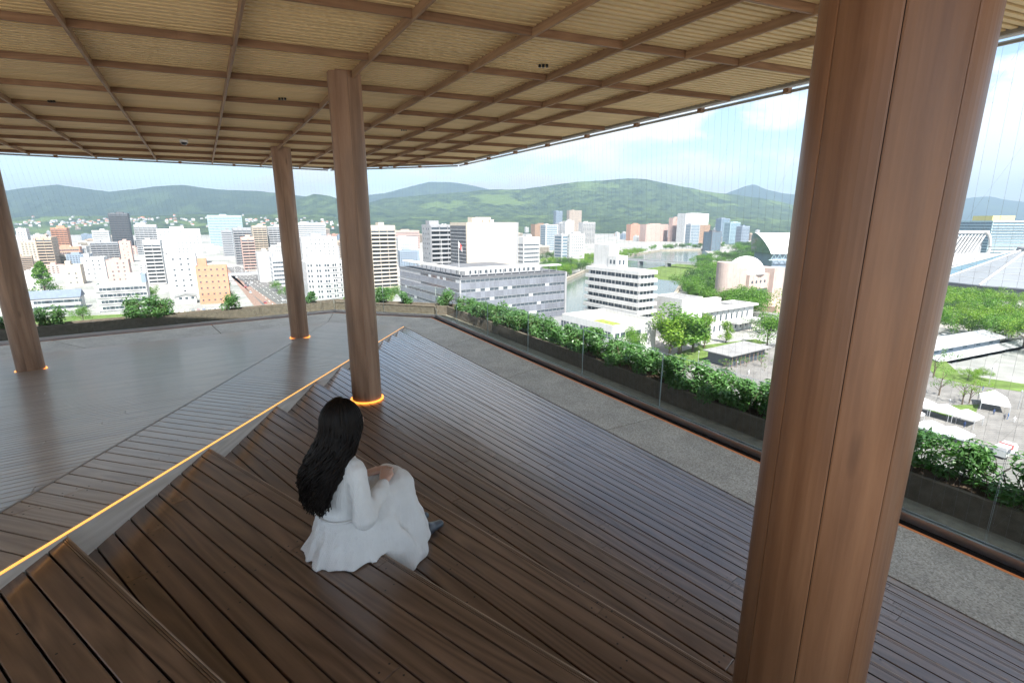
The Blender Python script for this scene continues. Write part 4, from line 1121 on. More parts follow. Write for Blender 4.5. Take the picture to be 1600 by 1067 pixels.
def right_side():
    # faceted low arena roof
    c = at_range(1612, 392, 385); ztop = c[2]; R_ = 66.0; ze = G + 8.5
    root = root_at('sports_hall', (c[0], c[1]), 20, 'large sports hall with a faceted grey low cone roof', 'arena')
    gr = plain('faceted_roof_grey', (.17, .185, .20), .5, .4, .06, .1); bl = plain('faceted_roof_blue', (.10, .17, .21), .45, .4, .06, .1)
    N = 14; ht = ztop - G
    for k in range(N):
        a0, a1 = 2 * math.pi * k / N + .1, 2 * math.pi * (k + 1) / N + .1
        m_ = MB(); q = lambda a, r, z: (r * math.cos(a), r * math.sin(a), z)
        p = [q(a0, R_, 8.5), q(a1, R_, 8.5), q(a1, 8, ht), q(a0, 8, ht)]
        m_.add(p + [(x, y, z - .8) for x, y, z in p], [(0, 1, 2, 3), (7, 6, 5, 4), (0, 4, 5, 1), (1, 5, 6, 2), (2, 6, 7, 3), (3, 7, 4, 0)]); pn = m_.build('roof_panel', gr if k % 3 else bl, root)
        m_ = MB(); m_.tube([q(a0, R_ + .5, 8.8), q(a0, 8, ht + .4)], .7, 6); m_.build('roof_rib', W['white'], root)
        for t in range(1, 6):
            m_ = MB(); f = t / 6; m_.tube([tuple(np.array(p[0]) * (1 - f) + np.array(p[3]) * f + (0, 0, .12)), tuple(np.array(p[1]) * (1 - f) + np.array(p[2]) * f + (0, 0, .12))], .14, 4); m_.build('seam', W['lightgrey'], pn)
    m_ = MB(); m_.prism([(64 * math.cos(t * math.pi / 14), 64 * math.sin(t * math.pi / 14)) for t in range(28)], 0, 8.0); m_.build('wall', W['dark'], root)
    m_ = MB(); m_.prism([(8.5 * math.cos(t * math.pi / 10), 8.5 * math.sin(t * math.pi / 10)) for t in range(20)], ht - 2, ht + 2.5); m_.build('cap', W['grey'], root)
    # long low white block and terraced tower, arch stand
    r0, P, w, d, h = generic('stadium_block', 'long low white block behind the sports hall', 1478, 402, 1604, 500, 16, 'sparse', 'white', az=75, seed=77)
    r1, P, w, d, h = generic('hotel_tower', 'terraced blue glass tower with a yellow roof crown', 1552, 346, 1620, 640, 40, 'glass', 'teal', az=80, seed=3)
    for k in range(int(h / 3.4)):
        m_ = MB(); m_.box(-.6, w + .5, -.8, .0, k * 3.4 + 3.1, k * 3.4 + 3.5); m_.build('terrace_band', W['white'], r1)
    m_ = MB(); m_.box(6, w * .6, 6, 30, h, h + 7); m_.build('roof_crown', plain('yellow_crown', (.55, .5, .2), .7), r1)
    P, w, h = place(1470, 398, 1544, 580, 78); root = root_at('stadium_stand', P, 78, 'white stadium stand under an arched ribbed roof', 'stadium')
    n = 12; vs = []
    for t in range(n + 1):
        a = t / n * math.pi * .62; vs += [(w - 14 + 14 * math.sin(a), 0, h + 26 * (1 - (1 - math.cos(a)) * .72)), (w - 44 + 14 * math.sin(a), 60, h + 26 * (1 - (1 - math.cos(a)) * .72) + 2)]
    m_ = MB(); m_.tube([vs[2 * t] for t in range(n + 1)], 1.6, 6); m_.build('arch_rim', W['white'], root)
    for k in range(13):
        x = w - 8 - k * 5.2; m_ = MB(); m_.tube([(x, 1, h + 24.5 - k * .25), (x - 16, 1, h - 3)], .8, 5); m_.build('roof_rib', W['white'], root)
    m_ = MB(); m_.box(-30, w - 4, 6, 30, 0, h + 20); m_.build('stand_back', W['grey'], root)
    m_ = MB(); m_.box(-30, w - 6, -.5, 5.9, h + 24, h + 27); m_.build('roof_edge', W['white'], root)
    m_ = MB(); m_.box(-30, w + 2, -2, 5.9, 0, h - 1); m_.build('wall', W['white'], root)
    # shed with two tier roof
    P, w, h = place(1494, 578, 1640, 178, 66); root = root_at('market_shed', P, 66, 'dark timber market shed with a two tier pale metal roof', 'shed'); d = 15
    sheet = plain('pale_sheet_roof', (.30, .31, .32), .5, .4, .08, .3)
    m_ = MB(); m_.box(1.5, w - 1, 2.5, d - 1, 0, h - .2); m_.build('wall', W['dark'], root)
    m_ = MB(); m_.add([(-.8, -1, h), (w, -1, h), (w, d * .62, h + 3.0), (-.8, d * .62, h + 3.0), (-.8, -1, h - .3), (w, -1, h - .3), (w, d * .62, h + 2.7), (-.8, d * .62, h + 2.7)], [(0, 1, 2, 3), (7, 6, 5, 4), (0, 4, 5, 1), (1, 5, 6, 2), (2, 6, 7, 3), (3, 7, 4, 0)]); m_.build('lower_roof', sheet, root)
    m_ = MB(); m_.box(0, w * .72, d * .62, d - .5, h - .2, h + 6.0); m_.build('clerestory', W['blue'], root)
    for j in range(5):
        m_ = MB(); s = 3 + j * w * .14; m_.box(s, s + 3.0, d * .62 - .06, d * .62, h + 3.9, h + 5.2); m_.build('window', M['pane_blue'], root)
    m_ = MB(); m_.add([(-1.5, d * .5, h + 6.0), (w * .74, d * .5, h + 6.0), (w * .74, d + 1, h + 7.8), (-1.5, d + 1, h + 7.8), (-1.5, d * .5, h + 5.7), (w * .74, d * .5, h + 5.7), (w * .74, d + 1, h + 7.5), (-1.5, d + 1, h + 7.5)], [(0, 1, 2, 3), (7, 6, 5, 4), (0, 4, 5, 1), (1, 5, 6, 2), (2, 6, 7, 3), (3, 7, 4, 0)]); m_.build('upper_roof', sheet, root)
    orange = plain('orange_timber', (.42, .17, .06), .7)
    for j in range(6):
        s = .8 + j * (w - 2) / 5.5
        m_ = MB(); m_.box(s - .14, s + .14, -.1, .18, 0, h - .1); m_.tube([(s - 1.3, .04, h - .1), (s, .04, h - 2.0), (s + 1.3, .04, h - .1)], .12, 4); m_.build('post', orange, root)
        m_ = MB(); m_.box(s + .9, s + 4.2, 2.4, 2.49, .3, h - 1.3); m_.build('shop_window', M['pane'], root)
    # market tents
    cv = plain('tent_canvas', (.74, .74, .74), .8, .2, .03, .4)
    def tent(px, py, sx, sy, az, label, ridge=False):
        p = on_level(px, py, G); e = root_at('market_tent', p, az, label, 'tent', 'white market tents on the plaza')
        m_ = MB(); hx, hy = sx / 2, sy / 2; h0, h1 = 2.5, 4.2
        for a in (-1, 1):
            for b in (-1, 1):
                q = MB(); q.box(a * hx - .06, a * hx + .06, b * hy - .06, b * hy + .06, 0, h0 + .1); q.build('leg', W['lightgrey'], e)
        top = [(0, 0, h1)] if not ridge else [(-hx, 0, h1), (hx, 0, h1)]
        b = [(-hx, -hy, h0), (hx, -hy, h0), (hx, hy, h0), (-hx, hy, h0), (-hx, -hy, h0 - .35), (hx, -hy, h0 - .35), (hx, hy, h0 - .35), (-hx, hy, h0 - .35)]
        fs = [(0, 1, 5, 4), (1, 2, 6, 5), (2, 3, 7, 6), (3, 0, 4, 7)]
        fs += [(0, 1, 8), (1, 2, 8), (2, 3, 8), (3, 0, 8)] if not ridge else [(0, 1, 9, 8), (2, 3, 8, 9), (1, 2, 9), (3, 0, 8)]
        m_.add(b + top, fs); m_.build('canopy', cv, e)
        return e
    for j, lab in enumerate(('white peaked tent next to the big column in the upper tent row', 'middle white peaked tent of the upper row of three', 'outer white peaked tent of the upper row of three')):
        tent(1441 + j * 33, 644 + j * 9, 5.4, 5.4, 62, lab)
    for j, lab in enumerate(('white peaked tent in the lower row above the hedge', 'white peaked tent at the end of the lower row above the hedge')):
        tent(1452 + j * 36, 681 + j * 10, 5.8, 5.8, 62, lab)
    tent(1424, 659, 4.5, 3.5, 62, 'small white tent between the two tent rows')
    tent(1551, 637, 9.5, 6.0, 62 - 22, 'large white ridge tent standing alone on the plaza', True)
    # kiosk van
    p = on_level(1568, 712, G); e = root_at('kiosk_van', p, 62, 'small white kiosk van with a red stripe beyond the hedge', 'van')
    m_ = MB(); m_.box(-3.0, 2.4, -1.1, 1.1, .6, 2.9); m_.build('body', W['white'], e)
    m_ = MB(); m_.box(2.41, 3.8, -1.05, 1.05, .6, 2.1); m_.build('cab', W['white'], e)
    m_ = MB(); m_.box(-.4, .5, -1.16, 1.16, 2.0, 2.96); m_.build('red_panel', plain('red_paint', (.5, .05, .05), .5), e)
    m_ = MB(); m_.box(-2.6, -.6, -1.15, -1.1, 1.4, 2.5); m_.build('window', M['pane'], e)
    m_ = MB(); m_.box(2.8, 3.85, -.9, .9, 1.4, 2.0); m_.build('windscreen', M['pane'], e)
    for x in (-2, 2.6):
        for y in (-1.1, 1.0):
            m_ = MB(); m_.prism([(x + .45 * math.cos(t * math.pi / 6), .45 + .45 * math.sin(t * math.pi / 6)) for t in range(12)], y, y + .12); m_.v = [(a, c, b) for a, b, c in m_.v]; m_.build('wheel', M['screw'], e)
right_side()
# ------------------------------------------------------------------ the person sitting on the step
def nets(F, o, h):
    """surface of a sampled distance field (naive surface nets)"""
    nx, ny, nz = F.shape
    cs = {}
    for dx in (0, 1):
        for dy in (0, 1):
            for dz in (0, 1): cs[(dx, dy, dz)] = F[dx:nx - 1 + dx, dy:ny - 1 + dy, dz:nz - 1 + dz]
    S = np.zeros(cs[(0, 0, 0)].shape + (3,)); cnt = np.zeros(cs[(0, 0, 0)].shape)
    keys = list(cs)
    for a in keys:
        for b in keys:
            d = (b[0] - a[0], b[1] - a[1], b[2] - a[2])
            if sorted(d) != [0, 0, 1]: continue
            A, B = cs[a], cs[b]; m = (A < 0) != (B < 0)
            t = np.where(m, A / np.where(m, A - B, 1), 0)
            for k in range(3): S[..., k] += np.where(m, a[k] + t * d[k], 0)
            cnt += m
    act = cnt > 0; idx = -np.ones(act.shape, int); idx[act] = np.arange(act.sum())
    ii = np.argwhere(act); V = (ii + S[act] / cnt[act][:, None]) * h + np.array(o)
    faces = []
    for ax in range(3):
        sl0 = [slice(None)] * 3; sl1 = [slice(None)] * 3; sl0[ax] = slice(0, -1); sl1[ax] = slice(1, None)
        A, B = F[tuple(sl0)], F[tuple(sl1)]; m = (A < 0) != (B < 0)
        b_, c_ = [k for k in range(3) if k != ax]
        E = np.argwhere(m); ok = (E[:, b_] > 0) & (E[:, c_] > 0) & (E[:, b_] < F.shape[b_] - 1) & (E[:, c_] < F.shape[c_] - 1); E = E[ok]
        q = []
        for db, dc in ((1, 1), (0, 1), (0, 0), (1, 0)):
            e = E.copy(); e[:, b_] -= db; e[:, c_] -= dc; q.append(idx[e[:, 0], e[:, 1], e[:, 2]])
        Q = np.stack(q, 1); neg = (A[E[:, 0], E[:, 1], E[:, 2]] < 0)
        if ax == 1: neg = ~neg
        Q[~neg] = Q[~neg][:, ::-1]; faces.append(Q)
    return V, np.concatenate(faces)
class Field:
    def __init__(s, lo, hi, h):
        s.o = np.array(lo); s.h = h; n = [int(math.ceil((b - a) / h)) + 1 for a, b in zip(lo, hi)]
        g = [lo[k] + h * np.arange(n[k]) for k in range(3)]; s.X, s.Y, s.Z = np.meshgrid(*g, indexing='ij'); s.F = np.full(s.X.shape, 1.0)
    def smin(s, d, k, F=None):
        f = s.F
        if k <= 0: s.F = np.minimum(f, d); return
        h = np.clip(.5 + .5 * (f - d) / k, 0, 1); s.F = f * (1 - h) + d * h - k * h * (1 - h)
    def cone(s, a, b, ra, rb, sc=(1, 1, 1)):
        a = np.array(a) / sc; b = np.array(b) / sc; ab = b - a; X, Y, Z = s.X / sc[0] - a[0], s.Y / sc[1] - a[1], s.Z / sc[2] - a[2]
        t = np.clip((X * ab[0] + Y * ab[1] + Z * ab[2]) / max(1e-9, ab @ ab), 0, 1)
        return np.sqrt((X - t * ab[0]) ** 2 + (Y - t * ab[1]) ** 2 + (Z - t * ab[2]) ** 2) - (ra + (rb - ra) * t)
    def ell(s, c, r):
        q = np.sqrt(((s.X - c[0]) / r[0]) ** 2 + ((s.Y - c[1]) / r[1]) ** 2 + ((s.Z - c[2]) / r[2]) ** 2); return (q - 1) * min(r)
    def local(s, fn, a, b, ra, rb, k):          # smooth union evaluated only near the limb
        m = max(ra, rb) + k + .02; lo = np.minimum(a, b) - m; hi = np.maximum(a, b) + m
        i0 = np.maximum(0, ((lo - s.o) / s.h).astype(int)); i1 = np.minimum(s.F.shape, ((hi - s.o) / s.h).astype(int) + 2)
        if np.any(i1 <= i0): return
        sl = tuple(slice(p, q) for p, q in zip(i0, i1)); sub = Field.__new__(Field); sub.X, sub.Y, sub.Z, sub.F = s.X[sl], s.Y[sl], s.Z[sl], s.F[sl]
        sub.smin(sub.cone(a, b, ra, rb), k); s.F[sl] = sub.F
    def limb(s, a, b, ra, rb, k=.03): s.local(None, np.array(a, float), np.array(b, float), ra, rb, k)
    def mesh(s, name, mat, relax=2):
        V, Q = nets(s.F, s.o, s.h)
        for _ in range(relax):
            acc = np.zeros_like(V); c = np.zeros(len(V))
            for a, b in ((0, 1), (1, 2), (2, 3), (3, 0)):
                for p, q in ((a, b), (b, a)): np.add.at(acc, Q[:, p], V[Q[:, q]]); np.add.at(c, Q[:, p], 1)
            V = V * .5 + .5 * acc / np.maximum(c, 1)[:, None]
        me = bpy.data.meshes.new(name); me.from_pydata(V.tolist(), [], Q.tolist()); me.materials.append(mat); me.polygons.foreach_set('use_smooth', [True] * len(me.polygons)); me.update(); return me

def person():
    skin = plain('skin', (.56, .35, .27), .5, .4, .08, 12)
    skin_n = skin.node_tree.nodes['Principled BSDF']; skin_n.inputs['Subsurface Weight'].default_value = .15; skin_n.inputs['Subsurface Radius'].default_value = (.01, .004, .002)
    s = NT('white_cloth'); c = s.coords((1, 1, 1)); n1 = s.noise(c, 7, 4); wv = s.n('ShaderNodeTexWave'); wv.inputs['Scale'].default_value = 55; wv.inputs['Distortion'].default_value = 1.0; s.l(c, wv.inputs['Vector'])
    nf_ = s.noise(s.coords((26, 26, 3.2)), 1.0, 4, .6); s.bump(s.math('ADD', s.math('ADD', s.math('MULTIPLY', n1, .4), s.math('MULTIPLY', nf_, 1.0)), s.math('MULTIPLY', wv.outputs['Fac'], .12)), .8, .012); cloth = s.set(s.ramp(n1, [(.3, (.70, .685, .66)), (.7, (.79, .775, .75))]), .85, 0, .2)
    s.b.inputs['Sheen Weight'].default_value = .2
    s = NT('black_hair'); c = s.coords((60, 60, 4)); n1 = s.noise(c, 1.0, 4); s.bump(n1, .4, .003); hairm = s.set(s.ramp(n1, [(.3, (.0035, .0025, .0022)), (.75, (.013, .009, .007))]), .5, 0, .16)
    leather = plain('dark_leather', (.045, .055, .07), .32, .5, .15, 20)
    O = np.array([-.965, 2.455, ZN(1)]); fa = 39.0
    fw = azv(fa); rt_ = azv(fa + 90)
    Mx = Matrix.Identity(4)
    for i in range(2): Mx[i][0] = fw[i]; Mx[i][1] = rt_[i]
    for i in range(3): Mx[i][3] = O[i]
    Mx[2][2] = 1.0
    # columns f, r, u form a left handed set, so meshes are mirrored in r below
    def fin(me):
        for v in me.vertices: v.co.y = -v.co.y
        me.flip_normals(); return me
    Mr = Mx.copy()
    for i in range(3): Mr[i][1] = -Mx[i][1]
    # --- body
    B = Field((-.20, -.30, -.20), (.72, .30, .90), .0062)
    B.smin(B.ell((0, 0, .12), (.125, .165, .115)), .0); B.smin(B.ell((.0, 0, .27), (.082, .105, .14)), .05); B.smin(B.ell((.025, 0, .43), (.09, .128, .13)), .05)
    for y in (-1, 1):
        B.limb((.03, .06 * y, .52), (.035, .142 * y, .505), .042, .036, .03)
        B.limb((0, .085 * y, .10), (.365, .07 * y, .262), .08, .055, .04); B.limb((.365, .07 * y, .262), (.50, .065 * y, -.09), .055, .034, .03)
        B.limb((.50, .065 * y, -.10), (.49, .065 * y, -.15), .035, .03, .02); B.limb((.49, .065 * y, -.15), (.66, .075 * y, -.168), .03, .02, .03)
    B.limb((.04, 0, .54), (.07, 0, .655), .05, .045, .03)
    B.smin(B.ell((.085, 0, .745), (.088, .071, .108)), .03); B.smin(B.ell((.115, 0, .69), (.055, .048, .055)), .03)
    B.limb((.168, 0, .735), (.183, 0, .712), .008, .012, .012)                # nose
    for y in (-1, 1):
        B.limb((.08, .073 * y, .745), (.075, .076 * y, .715), .016, .010, .008)   # ear
        B.F = np.maximum(B.F, -B.ell((.172, .032 * y, .748), (.014, .018, .010)) - .0)
        B.limb((.160, .030 * y, .747), (.161, .036 * y, .747), .011, .011, .002)
    B.limb((.165, -.018, .678), (.165, .018, .678), .008, .008, .006)          # mouth
    def arm(y, sh, el, wr, kn, upv):
        B.limb(sh, el, .034, .030, .02); B.limb(el, wr, .035, .022, .02)
        wr, kn = np.array(wr, float), np.array(kn, float); d = kn - wr; L = np.linalg.norm(d); d /= L
        lat = np.cross(d, np.array(upv, float)); lat /= np.linalg.norm(lat); up = np.cross(lat, d)
        for i in (-1.5, -.5, .5, 1.5): B.limb(wr + lat * .008 * i, kn + lat * .017 * i, .0155, .0125, .010)
        ln = {-1.5: .78, -.5: .95, .5: 1.0, 1.5: .9}
        for i in (-1.5, -.5, .5, 1.5):
            p = kn + lat * .0185 * i; dd = d.copy()
            for sgl, ang, r0, r1 in ((.040, .22, .0092, .0086), (.027, .55, .0086, .0080), (.021, .45, .0080, .0068)):
                dd = dd * math.cos(ang) - up * math.sin(ang); dd /= np.linalg.norm(dd); up2 = np.cross(lat, dd); q = p + dd * sgl * ln[i]; B.limb(p, q, r0, r1, .003); p = q; up = up2
            up = np.cross(lat, d)
        p = wr + d * .028 + lat * .020 * (1 if y > 0 else -1) * -1; t1 = p + d * .032 - lat * .018 * y; t2 = t1 + d * .026 - up * .010; B.limb(p, t1, .0125, .0105, .01); B.limb(t1, t2, .0102, .0078, .004)
    arm(1, (.033, .145, .505), (.015, .215, .275), (.225, .105, .345), (.290, .045, .372), (0, 0, 1))
    arm(-1, (.033, -.145, .505), (.03, -.215, .275), (.235, -.085, .335), (.305, -.030, .352), (0, 0, 1))
    body = obj('person', fin(B.mesh('person', skin, 1))); body.matrix_world = Mr
    tag(body, 'person with long wavy black hair in a white dress sitting on a step', 'person')
    # --- dress
    D = Field((-.34, -.36, -.21), (.66, .42, .64), .0082)
    X, Y, Z = D.X, D.Y, D.Z
    D.smin(D.ell((.005, 0, .28), (.102, .128, .17)), 0); D.smin(D.ell((.025, 0, .43), (.108, .148, .145)), .06)
    D.limb((.02, -.10, .52), (.02, .10, .52), .06, .06, .05); D.limb((.03, 0, .53), (.045, 0, .575), .075, .058, .03)
    th = np.arctan2(Y, X - .01)
    for y, el, wr in ((1, (.012, .222, .275), (.215, .112, .335)), (-1, (.028, -.222, .275), (.225, -.092, .325))):
        D.limb((.03, .148 * y, .512), el, .051, .056, .03); D.limb(el, tuple(np.array(el) * .35 + np.array(wr) * .65), .054, .048, .03); D.limb(tuple(np.array(el) * .35 + np.array(wr) * .65), wr, .052, .036, .012)
    t = np.clip(Z / .235, 0, 1); rip = (1 - t)
    Rr = .128 + .098 * (1 - t) ** 1.15 + rip * (.009 * np.sin(7 * th + 4 * t) + .007 * np.sin(13 * th + 1.3 + 2 * t) + .003 * np.sin(23 * th))
    pep = np.maximum((np.sqrt((X - .02) ** 2 + (Y / 1.12) ** 2) - Rr) * .75, np.maximum(Z - .245, .004 - Z)); pep = np.maximum(pep, X - .14 - .25 * (.24 - Z))
    D.smin(pep, .018)
    # skirt over thighs and knees, falling to the lower step
    for y in (-1, 1):
        D.smin(D.cone((0.02, .08 * y, .10), (.365, .066 * y, .268), .102, .070), .06)
    D.smin(D.cone((.36, -.055, .268), (.36, .065, .268), .066, .066), .05)
    drape = np.full(X.shape, 1.0); keep = D.F
    D.F = drape
    for a, b, ra, rb in (((.365, .06, .262), (.475, .12, -.14), .066, .048), ((.355, .08, .25), (.39, .20, -.15), .062, .045), ((.32, .10, .21), (.31, .240, -.165), .062, .038), ((.20, .13, .13), (.24, .230, -.15), .07, .038), ((.355, -.06, .255), (.45, -.12, -.14), .066, .05), ((.365, 0, .262), (.475, 0, -.13), .066, .05), ((.28, 0, .2), (.33, .05, -.12), .09, .11), ((.10, .12, .10), (.16, .20, -.06), .08, .05)):
        D.smin(D.cone(a, b, ra, rb), .07)
    fold = .013 * np.sin(52 * (Y * .75 - (X - .3) * .55) + 6 * Z) + .008 * np.sin(83 * (Y * .6 - X * .35) - 9 * Z + 1.0); drape = D.F + fold * np.clip((.30 - Z) / .25, 0, 1)
    D.F = keep; D.smin(drape, .035)
    fl = np.where(X < .058, .003, -.1845); D.F = np.maximum(D.F, fl - Z)
    D.F += .0030 * np.sin(90 * th + 6 * np.sin(20 * Z)) * np.clip(1 - np.abs(Z - .17) / .14, 0, 1) * (X < .16) + .0018 * np.sin(31 * Z + 23 * Y + 3 * np.sin(19 * X)) * np.sin(27 * X - 17 * Z + 2 * np.sin(15 * Y)) + .0016 * np.sin(61 * (Z + .4 * X) + 4 * np.sin(22 * Y))
    D.F = np.maximum(D.F, -(B_neck(D)))
    dr = obj('dress', fin(D.mesh('dress', cloth, 1)), body); 
    # waist seam
    mb = MB(); mb.tube([(.005 + .124 * math.cos(a), .151 * math.sin(a), .245 + .006 * math.cos(a)) for a in [k * 2 * math.pi / 40 for k in range(41)]], .007, 6, 0, False); me = mb.mesh('waist_seam', cloth, True); obj('waist_seam', me, dr)
    # --- shoes
    for y in (-1, 1):
        S_ = Field((.42, .065 * y - .07, -.20), (.73, .065 * y + .07, -.02), .005)
        S_.smin(S_.cone((.485, .065 * y, -.148), (.56, .068 * y, -.150), .040, .040, (1, .92, .95)), 0); S_.smin(S_.cone((.56, .068 * y, -.152), (.668, .074 * y, -.163), .038, .026, (1, 1.1, .9)), .03); S_.smin(S_.cone((.495, .065 * y, -.14), (.498, .065 * y, -.07), .040, .037), .02)
        S_.F = np.maximum(S_.F, -.1858 - S_.Z); obj('shoe', fin(S_.mesh('shoe', leather, 1)), body)
    # --- hair
    H = Field((-.24, -.20, .24), (.24, .20, .90), .0075)
    H.smin(H.ell((.065, 0, .755), (.104, .088, .112)), 0)
    for y in (-.055, 0, .055):
        H.smin(H.cone((.02, y * .9, .74), (-.092, y * 1.1, .52), .052, .030), .03); H.smin(H.cone((-.092, y * 1.1, .52), (-.135, y * 1.1, .36), .034, .014), .03)
    H.F = np.maximum(H.F, -H.ell((.175, 0, .71), (.085, .078, .125)))
    hair = obj('hair', fin(H.mesh('hair', hairm, 2)), body)
    r = random.Random(9); mb = MB()
    for k in range(560):
        ph = r.uniform(-124, 124); pr = R(ph); rho = r.uniform(.96, 1.08); wph = r.uniform(0, 6.28); wf = r.uniform(2.4, 3.4); wa = r.uniform(.010, .024)
        end = r.uniform(.30, .40) + .05 * (abs(ph) / 124) ** 2; yo = r.uniform(-.014, .014); pts = []; rad = []
        side = math.sin(pr); back = math.cos(pr)
        for j in range(17):
            q = j / 16
            if q < .30:
                a = q / .30 * R(92); p = np.array([.062 - back * math.sin(a) * .112 * rho, side * math.sin(a) * .096 * rho, .757 + math.cos(a) * .119 * rho])
            else:
                t = (q - .30) / .70; ts = t * t * (3 - 2 * t)
                fx0, ry0 = .062 - back * .112 * rho, side * .096 * rho
                p = np.array([fx0 + (-.150 - .022 * rho * back - fx0) * min(1, ts * (1.15 if back > 0 else .95)) , ry0 * (1 + .18 * math.sin(t * 3.0)) + yo * t, .755 - (.755 - end) * t])
                w_ = wa * min(1, t * 2.2); p[1] += w_ * math.sin(6.28 * wf * t + wph); p[0] += w_ * .6 * math.cos(6.28 * wf * t + wph)
            pts.append((p[0], -p[1], p[2])); rad.append(.0078 * (1 - .72 * max(0, (q - .55) / .45)) if q > .04 else .003)
        mb.tube(pts, rad, 5, 0, False)
    obj('hair_lock', mb.mesh('hair_lock', hairm, True), hair)['kind'] = 'stuff'
def B_neck(D): return D.ell((.085, 0, .63), (.075, .062, .075))
person()
# ------------------------------------------------------------------ ground, river, roads
def ground_mat():
    s = NT('city_ground'); c = s.coords((1, 1, 1)); v = s.n('ShaderNodeTexVoronoi'); v.inputs['Scale'].default_value = .03; s.l(c, v.inputs['Vector'])
    col = s.ramp(v.outputs['Color'], [(0.0, (.22, .22, .215)), (.35, (.28, .275, .26)), (.6, (.17, .18, .165)), (.8, (.32, .305, .285)), (1.0, (.25, .235, .22))])
    n = s.noise(c, .12, 6, .6); col = s.mix(1.0, col, s.ramp(n, [(.3, .75), (.7, 1.15)]), 'MULTIPLY'); return s.set(col, .85, 0, .2)
mb = MB(); mb.add([(-10400, -2400, G), (12900, -2400, G), (12900, 10300, G), (-10400, 10300, G)], [(0, 1, 2, 3)]); struct(mb.build('ground', ground_mat()), 'city ground reaching to the hills')
def sheet(name, pts, dz, mat, label, knd='structure'):
    P = [on_level(x, y, G) for x, y in pts]; poly = ccw([(p[0], p[1]) for p in P])
    mb = MB(); mb.add([(x, y, G + dz) for x, y in poly], [tuple(range(len(poly)))]); o = mb.build(name, mat); o['kind'] = knd; o['label'] = label; return o
def water_mat():
    s = NT('river_water'); c = s.coords((1, 1, 1)); n = s.noise(c, .35, 4, .6); s.bump(n, .12, .3)
    return s.set((.075, .10, .092), .14, 0, .6)
sheet('river', [(780, 560), (815, 500), (884, 441), (935, 418), (985, 401), (1035, 392.5), (1100, 391.5), (1112, 399), (1090, 416), (1066, 440), (1040, 480), (985, 560)], .06, water_mat(), 'calm grey green river')
emb = plain('embankment_stone', (.28, .25, .20), .85, .2, .15, .25)
def embank(pts, lab, hgt=3.2, thick=2.5):
    P = [on_level(x, y, G) for x, y in pts]; e = MB()
    for a, b in zip(P, P[1:]):
        d = (b - a)[:2]; d = d / np.linalg.norm(d); n = np.array([-d[1], d[0]]) * thick
        e.prism(ccw([(a[0], a[1]), (b[0], b[1]), (b[0] + n[0], b[1] + n[1]), (a[0] + n[0], a[1] + n[1])]), G - .5, G + hgt)
    tag(e.build('embankment', emb), lab, 'embankment')
embank([(815, 500), (884, 441), (935, 418), (985, 401), (1035, 392.5), (1100, 391.5)], 'long pale stone embankment on the far river bank')
embank([(1112, 399), (1090, 416), (1066, 440), (1040, 480)], 'stone embankment on the park side of the river', 1.6)
def paving_mat():
    s = NT('plaza_paving'); c = s.coords((1, 1, 1)); b = s.n('ShaderNodeTexBrick'); s.l(c, b.inputs['Vector']); b.inputs['Scale'].default_value = .22; b.inputs['Mortar Size'].default_value = .012
    b.inputs['Color1'].default_value = (.175, .17, .16, 1); b.inputs['Color2'].default_value = (.155, .15, .142, 1); b.inputs['Mortar'].default_value = (.09, .088, .082, 1)
    n = s.noise(c, .18, 5, .6); return s.set(s.mix(1.0, b.outputs['Color'], s.ramp(n, [(.3, .78), (.7, 1.12)]), 'MULTIPLY'), .85, 0, .2)
asph = plain('asphalt', (.085, .085, .09), .85, .2, .15, .3); pave = plain('avenue_paving', (.20, .135, .11), .85, .2, .15, .4); plazam = paving_mat()
sheet('road', [(352, 418), (372, 416), (560, 500), (420, 508)], .05, plain('avenue_asphalt', (.105, .103, .10), .85, .2, .2, .15), 'wide city avenue')
sheet('pavement', [(358, 430), (364, 430), (470, 500), (446, 502)], .09, pave, 'reddish median of the avenue')
sheet('pavement', [(352, 420), (355, 419), (438, 506), (420, 508)], .09, pave, 'reddish pavement edge of the avenue')
wl = plain('road_paint', (.75, .75, .73), .7)
for k, (x0, x1) in enumerate(((0.30, 0), (.45, 0), (.58, 0), (.78, 0))):
    a0, b0 = np.array([352, 418.]), np.array([420, 508.]); a1, b1 = np.array([372, 416.]), np.array([560, 500.])
    p = a0 + (a1 - a0) * x0; q = b0 + (b1 - b0) * x0
    A, B = on_level(*p, G), on_level(*q, G); L = float(np.linalg.norm(B - A)); n = 26
    mb = MB()
    for j in range(n): mb.box(j * L / n, j * L / n + L / n * .45, -.12, .12, .098, .104)
    o = mb.build('lane_line', wl, None, frame((A[0], A[1], G), B - A)); o['kind'] = 'structure'; o['label'] = 'dashed white lane line of the avenue'
sheet('plaza', [(1030, 590), (1120, 545), (1215, 538), (1500, 590), (1650, 620), (1750, 800), (1300, 860), (1150, 700)], .05, plazam, 'pale paved plaza')
grassm = plain('lawn_grass', (.085, .13, .035), .95, .1, .35, .25)
sheet('lawn', [(1448, 640), (1470, 634), (1530, 632), (1525, 645), (1480, 652)], .10, grassm, 'small lawn island on the plaza')
sheet('lawn', [(1440, 560), (1460, 548), (1500, 585), (1640, 606), (1640, 618), (1520, 602), (1462, 590)], .10, grassm, 'lawn strip before the market shed')
sheet('lawn', [(1030, 560), (1095, 540), (1180, 530), (1200, 536), (1130, 548), (1075, 572)], .10, grassm, 'lawn beside the pavilion')
sheet('lawn', [(-60, 512), (100, 495), (240, 489), (330, 487), (330, 492), (150, 505), (-60, 530)], .10, grassm, 'school yard lawn')
sheet('lawn', [(950, 430), (1060, 412), (1180, 405), (1215, 420), (1160, 450), (1080, 470), (1066, 440)], .10, plain('park_grass', (.085, .125, .035), .95, .1, .35, .2), 'riverside park grass')
